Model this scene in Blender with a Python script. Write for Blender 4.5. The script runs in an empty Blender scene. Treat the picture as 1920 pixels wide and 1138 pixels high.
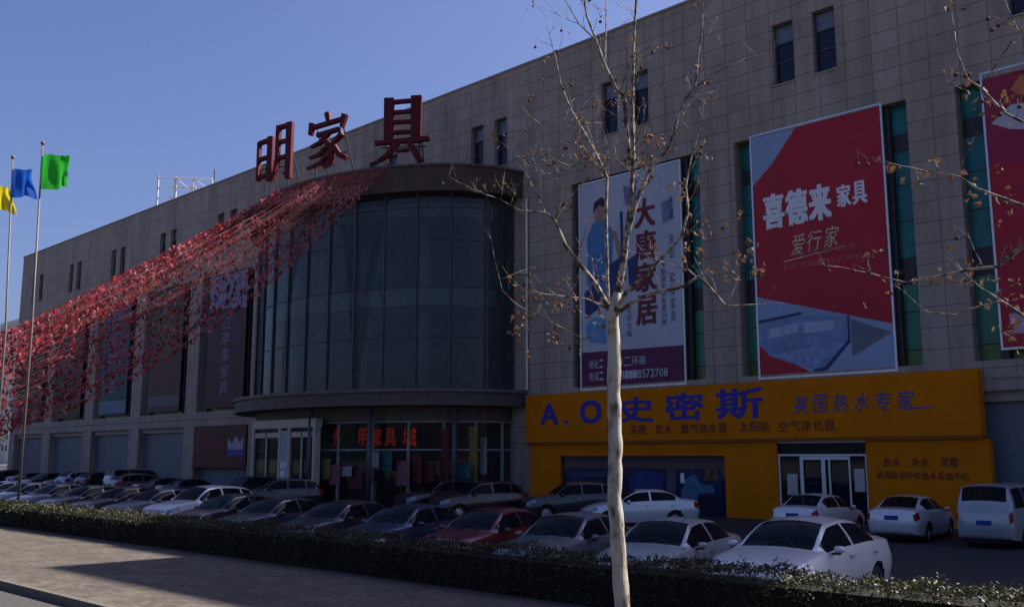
import bpy, bmesh, math, random
import numpy as np
from mathutils import Vector, Matrix
PI = math.pi
rad = math.radians
scene = bpy.context.scene
COL = scene.collection
random.seed(7)

# ------------------------------------------------------------------ camera, sky, sun, exposure
CAM_H = 2.7
FPX = 1815.0                      # focal length in pixels of a 1920 px wide frame
PITCH = math.atan(289.0 / FPX)
AZ = rad(45.80)
_fh = Vector((-math.cos(AZ), math.sin(AZ), 0))
CR = Vector((math.sin(AZ), math.cos(AZ), 0))
CF = _fh * math.cos(PITCH) + Vector((0, 0, math.sin(PITCH)))
CU = -_fh * math.sin(PITCH) + Vector((0, 0, math.cos(PITCH)))
CC = Vector((0, 0, CAM_H))
cam_d = bpy.data.cameras.new('camera'); cam = bpy.data.objects.new('camera', cam_d); COL.objects.link(cam)
m = Matrix((CR, CU, -CF)).transposed().to_4x4(); m.translation = CC
cam.matrix_world = m
cam_d.sensor_width = 36; cam_d.lens = 36 * FPX / 1920; cam_d.clip_end = 3000
scene.camera = cam

SUN_AZ = 28.0                     # degrees from +Y (into the building) towards +X
SUN_EL = 43.5
SKY_STRENGTH = 0.0525
SUN_STRENGTH = 5.0
EXPOSURE = 1.3
w = bpy.data.worlds.new('World'); scene.world = w; w.use_nodes = True
nt = w.node_tree; bg = nt.nodes['Background']
sky = nt.nodes.new('ShaderNodeTexSky'); sky.sky_type = 'NISHITA'; sky.sun_disc = False
sky.sun_elevation = rad(SUN_EL); sky.sun_rotation = rad(SUN_AZ)
sky.altitude = 0; sky.air_density = 1.0; sky.dust_density = 3.0; sky.ozone_density = 4.5
wb = nt.nodes.new('ShaderNodeVectorMath'); wb.operation = 'MULTIPLY'; wb.inputs[1].default_value = (0.985, 0.95, 1.20)   # cool white balance of the picture
nt.links.new(sky.outputs[0], wb.inputs[0]); nt.links.new(wb.outputs[0], bg.inputs[0]); bg.inputs[1].default_value = SKY_STRENGTH
sd = bpy.data.lights.new('sun', 'SUN'); sun = bpy.data.objects.new('sun', sd); COL.objects.link(sun)
sd.energy = SUN_STRENGTH; sd.angle = rad(0.5); sd.color = (1.0, 0.93, 0.84)
sdir = Vector((math.sin(rad(SUN_AZ)) * math.cos(rad(SUN_EL)), math.cos(rad(SUN_AZ)) * math.cos(rad(SUN_EL)), math.sin(rad(SUN_EL))))
sun.rotation_euler = sdir.to_track_quat('Z', 'Y').to_euler()
sun.location = (0, 0, 60)
vs = scene.view_settings
vs.view_transform = 'Standard'; vs.look = 'None'; vs.gamma = 1; vs.exposure = EXPOSURE; vs.use_curve_mapping = False
try:
    scene.cycles.max_bounces = 6; scene.cycles.transparent_max_bounces = 12
    scene.cycles.use_denoising = True
except Exception:
    pass

def at_y(u, v, Y):
    """the point of the plane y = Y on the line of sight through pixel (u, v) of the 1920 px photograph"""
    d = CF + CR * ((u - 960) / FPX) + CU * ((569 - v) / FPX)
    return CC + d * (Y / d.y)

# ------------------------------------------------------------------ materials
def nodes(name):
    mt = bpy.data.materials.new(name); mt.use_nodes = True
    t = mt.node_tree; b = t.nodes['Principled BSDF']
    return mt, t, b
def N(t, kind, **kw):
    n = t.nodes.new(kind)
    for k, v in kw.items(): setattr(n, k, v)
    return n
def coords(t, scale=(1, 1, 1), rot=(0, 0, 0)):
    tc = N(t, 'ShaderNodeTexCoord'); mp = N(t, 'ShaderNodeMapping')
    mp.inputs['Scale'].default_value = scale; mp.inputs['Rotation'].default_value = rot
    t.links.new(tc.outputs['Object'], mp.inputs['Vector']); return mp.outputs[0]
def mat(name, col, rough=0.6, metal=0.0, var=0.18, nscale=3.0, spec=0.2, coat=0.0, bump=0.0, emit=None, trans=0.0):
    """painted / plain surface with a little uneven wear"""
    mt, t, b = nodes(name)
    v = coords(t)
    nz = N(t, 'ShaderNodeTexNoise'); nz.inputs['Scale'].default_value = nscale; nz.inputs['Detail'].default_value = 6
    t.links.new(v, nz.inputs['Vector'])
    mr = N(t, 'ShaderNodeMapRange'); mr.inputs['From Min'].default_value = 0.3; mr.inputs['From Max'].default_value = 0.7
    mr.inputs['To Min'].default_value = 1 - var; mr.inputs['To Max'].default_value = 1 + var
    t.links.new(nz.outputs[0], mr.inputs['Value'])
    mx = N(t, 'ShaderNodeVectorMath', operation='SCALE'); mx.inputs[0].default_value = col[:3]
    t.links.new(mr.outputs[0], mx.inputs['Scale']); t.links.new(mx.outputs[0], b.inputs['Base Color'])
    b.inputs['Roughness'].default_value = rough; b.inputs['Metallic'].default_value = metal
    b.inputs['Specular IOR Level'].default_value = spec; b.inputs['Coat Weight'].default_value = coat
    if bump:
        bp = N(t, 'ShaderNodeBump'); bp.inputs['Strength'].default_value = bump; bp.inputs['Distance'].default_value = 0.02
        t.links.new(nz.outputs[0], bp.inputs['Height']); t.links.new(bp.outputs[0], b.inputs['Normal'])
    if emit:
        b.inputs['Emission Color'].default_value = (*emit[:3], 1); b.inputs['Emission Strength'].default_value = emit[3]
    if trans:
        tr = N(t, 'ShaderNodeBsdfTranslucent'); ms = N(t, 'ShaderNodeMixShader'); ms.inputs[0].default_value = trans
        t.links.new(mx.outputs[0], tr.inputs['Color'])
        t.links.new(b.outputs[0], ms.inputs[1]); t.links.new(tr.outputs[0], ms.inputs[2])
        t.links.new(ms.outputs[0], t.nodes['Material Output'].inputs['Surface'])
    return mt
def tiles(name, col, bw, bh, mortar, rough=0.6, vertical=True, offset=0.0, dark=0.45, var=0.12, streak=0.25, spec=0.4, shift=(0, 0)):
    mt, t, b = nodes(name)
    tc = N(t, 'ShaderNodeTexCoord'); sep = N(t, 'ShaderNodeSeparateXYZ'); cmb = N(t, 'ShaderNodeCombineXYZ')
    t.links.new(tc.outputs['Object'], sep.inputs[0])
    ax = N(t, 'ShaderNodeMath', operation='ADD'); ax.inputs[1].default_value = shift[0]
    if vertical:                                           # along the wall whichever way it faces
        sx = N(t, 'ShaderNodeMath', operation='ADD'); t.links.new(sep.outputs['X'], sx.inputs[0]); t.links.new(sep.outputs['Y'], sx.inputs[1])
        t.links.new(sx.outputs[0], ax.inputs[0])
    else:
        t.links.new(sep.outputs['X'], ax.inputs[0])
    ay = N(t, 'ShaderNodeMath', operation='ADD'); ay.inputs[1].default_value = shift[1]
    t.links.new(sep.outputs['Z' if vertical else 'Y'], ay.inputs[0])
    t.links.new(ax.outputs[0], cmb.inputs[0]); t.links.new(ay.outputs[0], cmb.inputs[1])
    br = N(t, 'ShaderNodeTexBrick'); br.offset = offset; br.squash = 1.0
    br.inputs['Scale'].default_value = 1; br.inputs['Mortar Size'].default_value = mortar; br.inputs['Mortar Smooth'].default_value = 0.3
    br.inputs['Brick Width'].default_value = bw; br.inputs['Row Height'].default_value = bh; br.inputs['Bias'].default_value = 0
    c = col
    br.inputs['Color1'].default_value = (c[0] * (1 - var), c[1] * (1 - var), c[2] * (1 - var), 1)
    br.inputs['Color2'].default_value = (c[0] * (1 + var), c[1] * (1 + var), c[2] * (1 + var), 1)
    br.inputs['Mortar'].default_value = (c[0] * dark, c[1] * dark, c[2] * dark, 1)
    t.links.new(cmb.outputs[0], br.inputs['Vector'])
    nz = N(t, 'ShaderNodeTexNoise'); nz.inputs['Scale'].default_value = 0.9; nz.inputs['Detail'].default_value = 7; nz.inputs['Roughness'].default_value = 0.65
    mp = N(t, 'ShaderNodeMapping'); mp.inputs['Scale'].default_value = (1.3, 1.3, 0.16) if vertical else (1, 1, 1)
    t.links.new(tc.outputs['Object'], mp.inputs[0]); t.links.new(mp.outputs[0], nz.inputs['Vector'])
    mr = N(t, 'ShaderNodeMapRange'); mr.inputs['From Min'].default_value = 0.3; mr.inputs['From Max'].default_value = 0.7
    mr.inputs['To Min'].default_value = 1 - streak; mr.inputs['To Max'].default_value = 1 + streak
    t.links.new(nz.outputs[0], mr.inputs['Value'])
    mx = N(t, 'ShaderNodeVectorMath', operation='SCALE'); t.links.new(br.outputs['Color'], mx.inputs[0]); t.links.new(mr.outputs[0], mx.inputs['Scale'])
    t.links.new(mx.outputs[0], b.inputs['Base Color'])
    bp = N(t, 'ShaderNodeBump'); bp.inputs['Strength'].default_value = 0.5; bp.inputs['Distance'].default_value = 0.02; bp.invert = True
    t.links.new(br.outputs['Fac'], bp.inputs['Height']); t.links.new(bp.outputs[0], b.inputs['Normal'])
    b.inputs['Roughness'].default_value = rough; b.inputs['Specular IOR Level'].default_value = spec
    return mt
def glass(name, tint, clear=0.5, rough=0.03):
    """window glass: part see-through, part tinted, mirror-like at grazing angles"""
    mt, t, b = nodes(name)
    b.inputs['Base Color'].default_value = (*tint, 1); b.inputs['Roughness'].default_value = rough
    b.inputs['Specular IOR Level'].default_value = 0.5
    tr = N(t, 'ShaderNodeBsdfTransparent'); tr.inputs[0].default_value = (0.62, 0.72, 0.74, 1)
    ms = N(t, 'ShaderNodeMixShader'); ms.inputs[0].default_value = clear
    t.links.new(b.outputs[0], ms.inputs[1]); t.links.new(tr.outputs[0], ms.inputs[2])
    t.links.new(ms.outputs[0], t.nodes['Material Output'].inputs['Surface'])
    return mt
M = {}
M['stone'] = tiles('grey_stone_cladding', (0.276, 0.226, 0.192), 1.22, 0.88, 0.026, rough=0.6, streak=0.24, var=0.07, dark=0.58, spec=0.2)
M['stone_trim'] = mat('stone_trim', (0.27, 0.225, 0.20), 0.6)
M['paver'] = tiles('sidewalk_pavers', (0.092, 0.079, 0.066), 0.25, 0.125, 0.007, rough=0.9, vertical=False, offset=0.5, dark=0.55, var=0.2, streak=0.26, spec=0.15)
M['kerb'] = mat('kerb_granite', (0.115, 0.10, 0.085), 0.8, var=0.2, nscale=9)
M['asphalt'] = mat('road_asphalt', (0.062, 0.058, 0.055), 0.9, var=0.2, nscale=14, bump=0.4)
M['lot'] = mat('parking_asphalt', (0.034, 0.032, 0.034), 0.9, var=0.25, nscale=3, bump=0.3)
M['earth'] = mat('open_ground', (0.15, 0.14, 0.12), 0.95, var=0.2, nscale=0.4)
M['brown'] = mat('brown_canopy_cladding', (0.070, 0.046, 0.034), 0.6, var=0.2, nscale=1.2)
M['canopy'] = mat('dark_canopy_metal', (0.085, 0.066, 0.062), 0.55, var=0.2)
M['steel'] = mat('steel', (0.42, 0.42, 0.43), 0.35, metal=0.8, var=0.1)
M['polemetal'] = mat('weathered_pole_metal', (0.13, 0.115, 0.105), 0.55, metal=0.2, var=0.15)
M['darksteel'] = mat('dark_steel', (0.05, 0.05, 0.055), 0.5, metal=0.3)
M['mullion'] = mat('pale_mullion', (0.075, 0.078, 0.086), 0.45, metal=0.2)
M['drum'] = glass('curtain_wall_glass', (0.026, 0.038, 0.052), 0.38, rough=0.04)
M['shopglass'] = glass('shop_window_glass', (0.012, 0.014, 0.018), 0.72)
M['darkglass'] = mat('dark_window_glass', (0.016, 0.022, 0.045), 0.06, var=0.1)
M['paleglass'] = mat('pale_reflective_pane', (0.13, 0.16, 0.21), 0.15, var=0.15)
M['teal'] = mat('teal_spandrel_glass', (0.020, 0.150, 0.155), 0.15, var=0.22, nscale=0.8)
M['teal2'] = mat('green_spandrel_glass', (0.035, 0.175, 0.115), 0.15, var=0.22, nscale=0.8)
M['olive'] = mat('olive_spandrel_glass', (0.085, 0.150, 0.045), 0.2, var=0.22)
M['darkpan'] = mat('dark_spandrel', (0.040, 0.036, 0.042), 0.3, var=0.2)
M['shutter'] = tiles('grey_blue_shutter', (0.105, 0.125, 0.165), 50, 0.09, 0.012, rough=0.45, dark=0.7, var=0.03, streak=0.10)
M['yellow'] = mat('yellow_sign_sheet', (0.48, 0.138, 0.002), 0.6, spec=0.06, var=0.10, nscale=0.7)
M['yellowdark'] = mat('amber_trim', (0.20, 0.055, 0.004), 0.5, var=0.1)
M['blue'] = mat('blue_lettering', (0.022, 0.018, 0.26), 0.4, var=0.08)
M['redtext'] = mat('dark_red_lettering', (0.16, 0.025, 0.016), 0.5, var=0.1)
M['white'] = mat('white_print', (0.62, 0.62, 0.66), 0.5, var=0.05)
M['whitefr'] = mat('white_frame', (0.55, 0.55, 0.56), 0.45, var=0.08)
M['cream'] = mat('cream_door_frame', (0.42, 0.37, 0.29), 0.5, var=0.1)
M['signred'] = mat('red_sign_metal', (0.075, 0.003, 0.007), 0.5, var=0.15)
M['interior'] = mat('dim_interior', (0.20, 0.19, 0.17), 0.9, var=.4, nscale=.6)
M['pale_int'] = mat('pale_interior_beam', (0.55, 0.58, 0.52), 0.8, var=0.1)
M['rubber'] = mat('tyre_rubber', (0.018, 0.018, 0.018), 0.8)
M['rim'] = mat('wheel_rim', (0.40, 0.40, 0.41), 0.3, metal=0.8)
M['blackplastic'] = mat('black_plastic', (0.022, 0.022, 0.024), 0.5)
M['carglass'] = mat('car_glass', (0.007, 0.010, 0.018), 0.03, var=0.05, spec=0.14)
def see_through(mt, k, tint):
    t = mt.node_tree; o = t.nodes['Material Output']; src = o.inputs['Surface'].links[0].from_socket
    tr = N(t, 'ShaderNodeBsdfTransparent'); tr.inputs[0].default_value = (*tint, 1); ms = N(t, 'ShaderNodeMixShader'); ms.inputs[0].default_value = k
    t.links.new(src, ms.inputs[1]); t.links.new(tr.outputs[0], ms.inputs[2]); t.links.new(ms.outputs[0], o.inputs['Surface'])
see_through(M['carglass'], .5, (.42, .48, .50))
M['trimcloth'] = mat('seat_cloth', (.10, .095, .09), .9)
M['headlamp'] = mat('headlamp_lens', (0.20, 0.21, 0.23), 0.08, metal=0.3)
M['tail'] = mat('tail_lamp_lens', (0.20, 0.010, 0.010), 0.15)
M['plate'] = mat('blue_licence_plate', (0.020, 0.050, 0.26), 0.4)
M['bark'] = None

def paint(name, col, metal=0.25):
    return mat(name, col, 0.28, metal=metal, var=0.04, coat=0.8, nscale=1.5)

def bark_mat():
    mt, t, b = nodes('plane_tree_bark')
    v = coords(t, (1, 1, 0.45))
    nz = N(t, 'ShaderNodeTexNoise'); nz.inputs['Scale'].default_value = 9; nz.inputs['Detail'].default_value = 5
    t.links.new(v, nz.inputs['Vector'])
    cr = N(t, 'ShaderNodeValToRGB'); e = cr.color_ramp.elements
    e[0].position = 0.34; e[0].color = (0.09, 0.07, 0.048, 1); e[1].position = 0.62; e[1].color = (0.36, 0.325, 0.275, 1)
    k = cr.color_ramp.elements.new(0.47); k.color = (0.29, 0.255, 0.20, 1)
    t.links.new(nz.outputs[0], cr.inputs[0]); t.links.new(cr.outputs[0], b.inputs['Base Color'])
    n2 = N(t, 'ShaderNodeTexNoise'); n2.inputs['Scale'].default_value = 40; t.links.new(v, n2.inputs['Vector'])
    bp = N(t, 'ShaderNodeBump'); bp.inputs['Strength'].default_value = 0.5; bp.inputs['Distance'].default_value = 0.01
    t.links.new(n2.outputs[0], bp.inputs['Height']); t.links.new(bp.outputs[0], b.inputs['Normal'])
    b.inputs['Roughness'].default_value = 0.85
    return mt
M['bark'] = bark_mat()
def branch_mat():
    mt, t, b = nodes('branch_bark'); v = coords(t)
    nz = N(t, 'ShaderNodeTexNoise'); nz.inputs['Scale'].default_value = 11; nz.inputs['Detail'].default_value = 4; t.links.new(v, nz.inputs['Vector'])
    cr = N(t, 'ShaderNodeValToRGB'); e = cr.color_ramp.elements; e[0].position = .42; e[0].color = (.055, .040, .028, 1); e[1].position = .60; e[1].color = (.30, .26, .21, 1)
    t.links.new(nz.outputs[0], cr.inputs[0]); t.links.new(cr.outputs[0], b.inputs['Base Color']); b.inputs['Roughness'].default_value = .85; b.inputs['Specular IOR Level'].default_value = .2
    return mt
M['branch'] = branch_mat()
M['twig'] = mat('twig_bark', (0.15, 0.11, 0.075), 0.85, var=0.3, nscale=8)
M['dryleaf'] = mat('dry_brown_leaf', (0.095, 0.052, 0.032), 0.7, var=0.6, nscale=6, trans=0.35)
M['seed'] = mat('seed_ball', (0.07, 0.045, 0.03), 0.9)

def leaf_mat(name, c1, c2, c3, trans=0.3):
    mt, t, b = nodes(name)
    g = N(t, 'ShaderNodeNewGeometry'); cr = N(t, 'ShaderNodeValToRGB'); e = cr.color_ramp.elements
    e[0].color = (*c1, 1); e[1].color = (*c3, 1); k = e.new(0.55); k.color = (*c2, 1)
    t.links.new(g.outputs['Random Per Island'], cr.inputs[0]); t.links.new(cr.outputs[0], b.inputs['Base Color'])
    b.inputs['Roughness'].default_value = 0.55
    tr = N(t, 'ShaderNodeBsdfTranslucent'); ms = N(t, 'ShaderNodeMixShader'); ms.inputs[0].default_value = trans
    t.links.new(cr.outputs[0], tr.inputs['Color'])
    t.links.new(b.outputs[0], ms.inputs[1]); t.links.new(tr.outputs[0], ms.inputs[2])
    t.links.new(ms.outputs[0], t.nodes['Material Output'].inputs['Surface'])
    return mt
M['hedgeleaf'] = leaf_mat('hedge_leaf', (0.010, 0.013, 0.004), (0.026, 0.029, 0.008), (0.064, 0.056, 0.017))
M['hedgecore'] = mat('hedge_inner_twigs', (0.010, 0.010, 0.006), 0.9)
M['farleaf'] = leaf_mat('far_tree_leaf', (0.035, 0.045, 0.02), (0.08, 0.085, 0.03), (0.15, 0.13, 0.05))
M['pennant'] = leaf_mat('red_pennant_cloth', (0.11, 0.005, 0.010), (0.40, 0.020, 0.030), (0.72, 0.22, 0.22), trans=0.55)  # palest tint paints sunlit highlights onto random pennants
M['rope'] = mat('bunting_rope', (0.25, 0.14, 0.12), 0.8)

# ------------------------------------------------------------------ helpers
def link(o, parent=None):
    COL.objects.link(o)
    if parent is not None: o.parent = parent
    return o
def tag(o, label=None, cat=None, group=None, kind=None):
    if label: o['label'] = label
    if cat: o['category'] = cat
    if group: o['group'] = group
    if kind: o['kind'] = kind
    return o
def thing(name, label, cat, loc=(0, 0, 0), rz=0.0, group=None):
    o = bpy.data.objects.new(name, None); o.location = loc; o.rotation_euler = (0, 0, rz); o.empty_display_size = 0.3
    link(o); return tag(o, label, cat, group)
class MB:
    """collects faces; build() links them as ONE mesh object"""
    def __init__(s): s.v = []; s.f = []; s.m = []; s.cur = 0
    def quad(s, a, b, c, d):
        i = len(s.v); s.v += [tuple(a), tuple(b), tuple(c), tuple(d)]; s.f.append((i, i + 1, i + 2, i + 3)); s.m.append(s.cur)
    def poly(s, pts):
        i = len(s.v); s.v += [tuple(p) for p in pts]; s.f.append(tuple(range(i, i + len(pts)))); s.m.append(s.cur)
    def raw(s, vs, fs):
        i = len(s.v); s.v += [tuple(p) for p in vs]
        for f in fs: s.f.append(tuple(i + k for k in f)); s.m.append(s.cur)
    def box(s, x0, x1, y0, y1, z0, z1):
        vs = [(x0, y0, z0), (x1, y0, z0), (x1, y1, z0), (x0, y1, z0), (x0, y0, z1), (x1, y0, z1), (x1, y1, z1), (x0, y1, z1)]
        s.raw(vs, [(0, 3, 2, 1), (4, 5, 6, 7), (0, 1, 5, 4), (1, 2, 6, 5), (2, 3, 7, 6), (3, 0, 4, 7)])
    def obox(s, mtx, sx, sy, sz):
        vs = [mtx @ Vector((a * sx / 2, b * sy / 2, c * sz / 2)) for c in (-1, 1) for a, b in ((-1, -1), (1, -1), (1, 1), (-1, 1))]
        s.raw(vs, [(0, 3, 2, 1), (4, 5, 6, 7), (0, 1, 5, 4), (1, 2, 6, 5), (2, 3, 7, 6), (3, 0, 4, 7)])
    def prism(s, pts, y0, y1):
        """outline (x, z) extruded from y0 (front) to y1"""
        n = len(pts)
        vs = [(p[0], y0, p[1]) for p in pts] + [(p[0], y1, p[1]) for p in pts]
        fs = [tuple(range(n)), tuple(range(2 * n - 1, n - 1, -1))] + [(i, i + n, (i + 1) % n + n, (i + 1) % n) for i in range(n)]
        s.raw(vs, fs)
    def tube(s, pts, rads, n=6, cap=True):
        pts = [Vector(p) for p in pts]
        if not hasattr(rads, '__len__'): rads = [rads] * len(pts)
        rings = []; up = Vector((0.31, 0.17, 0.93))
        for i, p in enumerate(pts):
            d = (pts[min(i + 1, len(pts) - 1)] - pts[max(i - 1, 0)])
            if d.length < 1e-9: d = Vector((0, 0, 1))
            d.normalize()
            a = d.cross(up)
            if a.length < 0.05: a = d.cross(Vector((1, 0, 0)))
            a.normalize(); b = d.cross(a)
            rings.append([p + (a * math.cos(2 * PI * k / n) + b * math.sin(2 * PI * k / n)) * rads[i] for k in range(n)])
        i0 = len(s.v)
        for r in rings: s.v += [tuple(q) for q in r]
        for i in range(len(rings) - 1):
            for k in range(n):
                s.f.append((i0 + i * n + k, i0 + i * n + (k + 1) % n, i0 + (i + 1) * n + (k + 1) % n, i0 + (i + 1) * n + k)); s.m.append(s.cur)
        if cap:
            s.f.append(tuple(i0 + k for k in reversed(range(n)))); s.m.append(s.cur)
            s.f.append(tuple(i0 + (len(rings) - 1) * n + k for k in range(n))); s.m.append(s.cur)
    def lathe(s, prof, n=20, axis='Z', c=(0, 0, 0)):
        i0 = len(s.v); L = len(prof)
        for r, h in prof:
            for k in range(n):
                a = 2 * PI * k / n; x, y = r * math.cos(a), r * math.sin(a)
                p = (x, y, h) if axis == 'Z' else (x, h, y)
                s.v.append((p[0] + c[0], p[1] + c[1], p[2] + c[2]))
        for i in range(L - 1):
            for k in range(n):
                s.f.append((i0 + i * n + k, i0 + i * n + (k + 1) % n, i0 + (i + 1) * n + (k + 1) % n, i0 + (i + 1) * n + k)); s.m.append(s.cur)
    def build(s, name, mats, parent=None, smooth=False, bevel=0):
        me = bpy.data.meshes.new(name); me.from_pydata(s.v, [], s.f)
        if not isinstance(mats, (list, tuple)): mats = [mats]
        for k in mats: me.materials.append(k)
        if len(mats) > 1: me.polygons.foreach_set('material_index', s.m)
        if smooth: me.polygons.foreach_set('use_smooth', [True] * len(s.f))
        me.update()
        o = bpy.data.objects.new(name, me); link(o, parent)
        if bevel:
            bv = o.modifiers.new('bevel', 'BEVEL'); bv.width = bevel; bv.segments = 2; bv.limit_method = 'ANGLE'
        return o
def weld(o, d=0.0005):
    bm = bmesh.new(); bm.from_mesh(o.data); bmesh.ops.remove_doubles(bm, verts=bm.verts, dist=d)
    bmesh.ops.recalc_face_normals(bm, faces=bm.faces); bm.to_mesh(o.data); bm.free(); return o
def fix_normals(o):
    bm = bmesh.new(); bm.from_mesh(o.data); bmesh.ops.recalc_face_normals(bm, faces=bm.faces); bm.to_mesh(o.data); bm.free(); return o

_glyph = {}
def glyph_mesh(body, bold=0.0, depth=0.0, shear=0.0):
    """outline of a string in the x-z plane, scaled to a 1 x 1 box, facing -y"""
    key = (body, bold, depth, shear)
    if key in _glyph: return _glyph[key]
    cu = bpy.data.curves.new('text', 'FONT'); cu.body = body; cu.size = 1; cu.offset = bold; cu.shear = shear
    cu.resolution_u = 3; cu.fill_mode = 'FRONT' if not depth else 'BOTH'; cu.extrude = depth
    ob = bpy.data.objects.new('text', cu); COL.objects.link(ob)
    dg = bpy.context.evaluated_depsgraph_get(); ev = ob.evaluated_get(dg); me = ev.to_mesh()
    vs = [tuple(v.co) for v in me.vertices]; fs = [tuple(p.vertices) for p in me.polygons]
    ev.to_mesh_clear(); bpy.data.objects.remove(ob); bpy.data.curves.remove(cu)
    if not vs: _glyph[key] = ([], []); return _glyph[key]
    x0 = min(v[0] for v in vs); x1 = max(v[0] for v in vs); y0 = min(v[1] for v in vs); y1 = max(v[1] for v in vs)
    out = [((v[0] - x0) / max(x1 - x0, 1e-6), -v[2], (v[1] - y0) / max(y1 - y0, 1e-6)) for v in vs]
    _glyph[key] = (out, fs); return _glyph[key]
def put_text(mb, body, x0, x1, z0, z1, y, bold=0.0, shear=0.0, slope=0.0):
    vs, fs = glyph_mesh(body, 0.0, 0.0, shear)
    k = bold * (z1 - z0) * .62
    offs = [(0, 0)] if bold <= 0 else [(k, k * .7), (-k, k * .7), (k, -k * .7), (-k, -k * .7), (0, 0)]
    for n, (ox, oz) in enumerate(offs):
        mb.raw([(x0 + k + ox + v[0] * (x1 - x0 - 2 * k), y - n * .0012, z0 + oz + v[2] * (z1 - z0) + slope * v[0] * (x1 - x0)) for v in vs], fs)
def put_row(mb, chars, x0, x1, z0, z1, y, bold=0.0, gap=0.12, shear=0.0, slope=0.0):
    n = len(chars); wd = (x1 - x0) / n
    for i, c in enumerate(chars):
        if c == ' ': continue
        if c in '.·': put_text(mb, '.', x0 + wd * (i + .38), x0 + wd * (i + .62), z0, z0 + (z1 - z0) * .16, y); continue
        put_text(mb, c, x0 + wd * (i + gap / 2), x0 + wd * (i + 1 - gap / 2), z0 + slope * wd * i, z1 + slope * wd * i, y, bold, shear)
def put_column(mb, chars, x0, x1, z0, z1, y, bold=0.0, gap=0.14):
    n = len(chars); h = (z1 - z0) / n
    for i, c in enumerate(chars):
        if c == ' ': continue
        put_text(mb, c, x0, x1, z1 - h * (i + 1 - gap / 2), z1 - h * (i + gap / 2), y, bold)

# ------------------------------------------------------------------ ground
def sheet(name, mtl, x0, x1, y0, y1, z):
    b = MB(); b.quad((x0, y0, z), (x1, y0, z), (x1, y1, z), (x0, y1, z)); return tag(b.build(name, mtl), kind='structure')
sheet('ground', M['earth'], -1500, 900, -600, 1500, -0.20)
sheet('road', M['asphalt'], -400, 120, -40, 7.99, -0.15)
b = MB(); b.box(-400, 120, 8.15, 14.30, -0.19, 0.0); tag(b.build('sidewalk', M['paver']), kind='structure')
b = MB(); b.box(-400, 120, 14.30, 160, -0.19, -0.02); tag(b.build('parking_lot', M['lot']), kind='structure')
b = MB()
for i in range(-130, 20):
    b.box(i * 0.9, i * 0.9 + 0.893, 7.99, 8.148, -0.19, 0.012)
tag(b.build('kerb', M['kerb'], bevel=0.012), kind='structure')
b = MB()
for i in range(-45, 4):
    x = i * 2.95 - 0.2; b.quad((x, 16.2, -0.016), (x + .10, 16.2, -0.016), (x - 1.1, 20.6, -0.016), (x - 1.2, 20.6, -0.016))
tag(b.build('parking_markings', M['white']), kind='structure')

# ------------------------------------------------------------------ the store building
FY = 40.0                          # facade plane
ROOF = 25.9
XL, XR = -119.0, 6.0
PITCHX = 10.4
BAYC = lambda k: -19.65 - PITCHX * k
store = thing('furniture_store_building', 'long grey stone furniture store with round glass entrance drum and dark window bays', 'building', (0, 0, 0))
Z_BAY0, Z_BAY1 = 6.45, 17.8
holes = []                         # x0 x1 z0 z1 depth
bays = [k for k in range(-1, 10) if k not in (2, 3, 4)]
for k in bays:
    c = BAYC(k); hw = 4.2
    holes.append((c - hw, c + hw, Z_BAY0, Z_BAY1, 0.75))
shut = [k for k in (-1, 5, 6, 7, 8, 9)]
for k in shut:
    c = BAYC(k); holes.append((c - 4.2, c + 4.2, -0.02, 5.25, 0.7))
wins = []
for k in range(-1, 10):
    c = -20.0 - 10.44 * k
    for d in (-1.03, 1.03):
        holes.append((c + d - 0.55, c + d + 0.55, 20.1, 23.1, 0.42)); wins.append((c + d, k))
def wall_with_holes(mb, x0, x1, z0, z1, holes, y):
    xs = sorted({x0, x1} | {h[0] for h in holes} | {h[1] for h in holes}); zs = sorted({z0, z1} | {h[2] for h in holes} | {h[3] for h in holes})
    for j in range(len(zs) - 1):
        run = None
        for i in range(len(xs) - 1):
            cx = (xs[i] + xs[i + 1]) / 2; cz = (zs[j] + zs[j + 1]) / 2
            solid = not any(h[0] < cx < h[1] and h[2] < cz < h[3] for h in holes)
            if solid and run is None: run = xs[i]
            if run is not None and (not solid or i == len(xs) - 2):
                e = xs[i + 1] if solid else xs[i]
                mb.quad((run, y, zs[j]), (e, y, zs[j]), (e, y, zs[j + 1]), (run, y, zs[j + 1])); run = None
    for a, c, d, e, dep in holes:
        mb.quad((a, y, d), (a, y + dep, d), (a, y + dep, e), (a, y, e)); mb.quad((c, y, d), (c, y, e), (c, y + dep, e), (c, y + dep, d))
        mb.quad((a, y, e), (a, y + dep, e), (c, y + dep, e), (c, y, e)); mb.quad((a, y, d), (c, y, d), (c, y + dep, d), (a, y + dep, d))
b = MB(); wall_with_holes(b, XL, XR, -0.02, ROOF, holes, FY)
BK = 78.0
b.quad((XL, FY, -0.02), (XL, FY, ROOF), (XL, BK, ROOF), (XL, BK, -0.02)); b.quad((XR, FY, -0.02), (XR, BK, -0.02), (XR, BK, ROOF), (XR, FY, ROOF))
b.quad((XL, BK, -0.02), (XL, BK, ROOF), (XR, BK, ROOF), (XR, BK, -0.02))
b.build('wall', M['stone'], store)
b = MB(); b.quad((XL, FY, ROOF - 1.0), (XR, FY + .3, ROOF - 1.0), (XR, BK, ROOF - 1.0), (XL, BK, ROOF - 1.0)); b.build('roof', M['stone_trim'], store)
b = MB()                           # parapet coping, and an unseen stepped block added to shade hedge and pavement
b.box(XL - .06, XR + .06, FY - 0.07, FY + 0.45, ROOF, ROOF + 0.12); b.build('coping', M['stone_trim'], store)
b = MB(); b.box(-9.4, 5.7, FY + 0.46, FY + 16, ROOF - 1.0, 33.1); b.box(-16.0, -9.4, FY + 0.46, FY + 14, ROOF - 1.0, 29.2)
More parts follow.
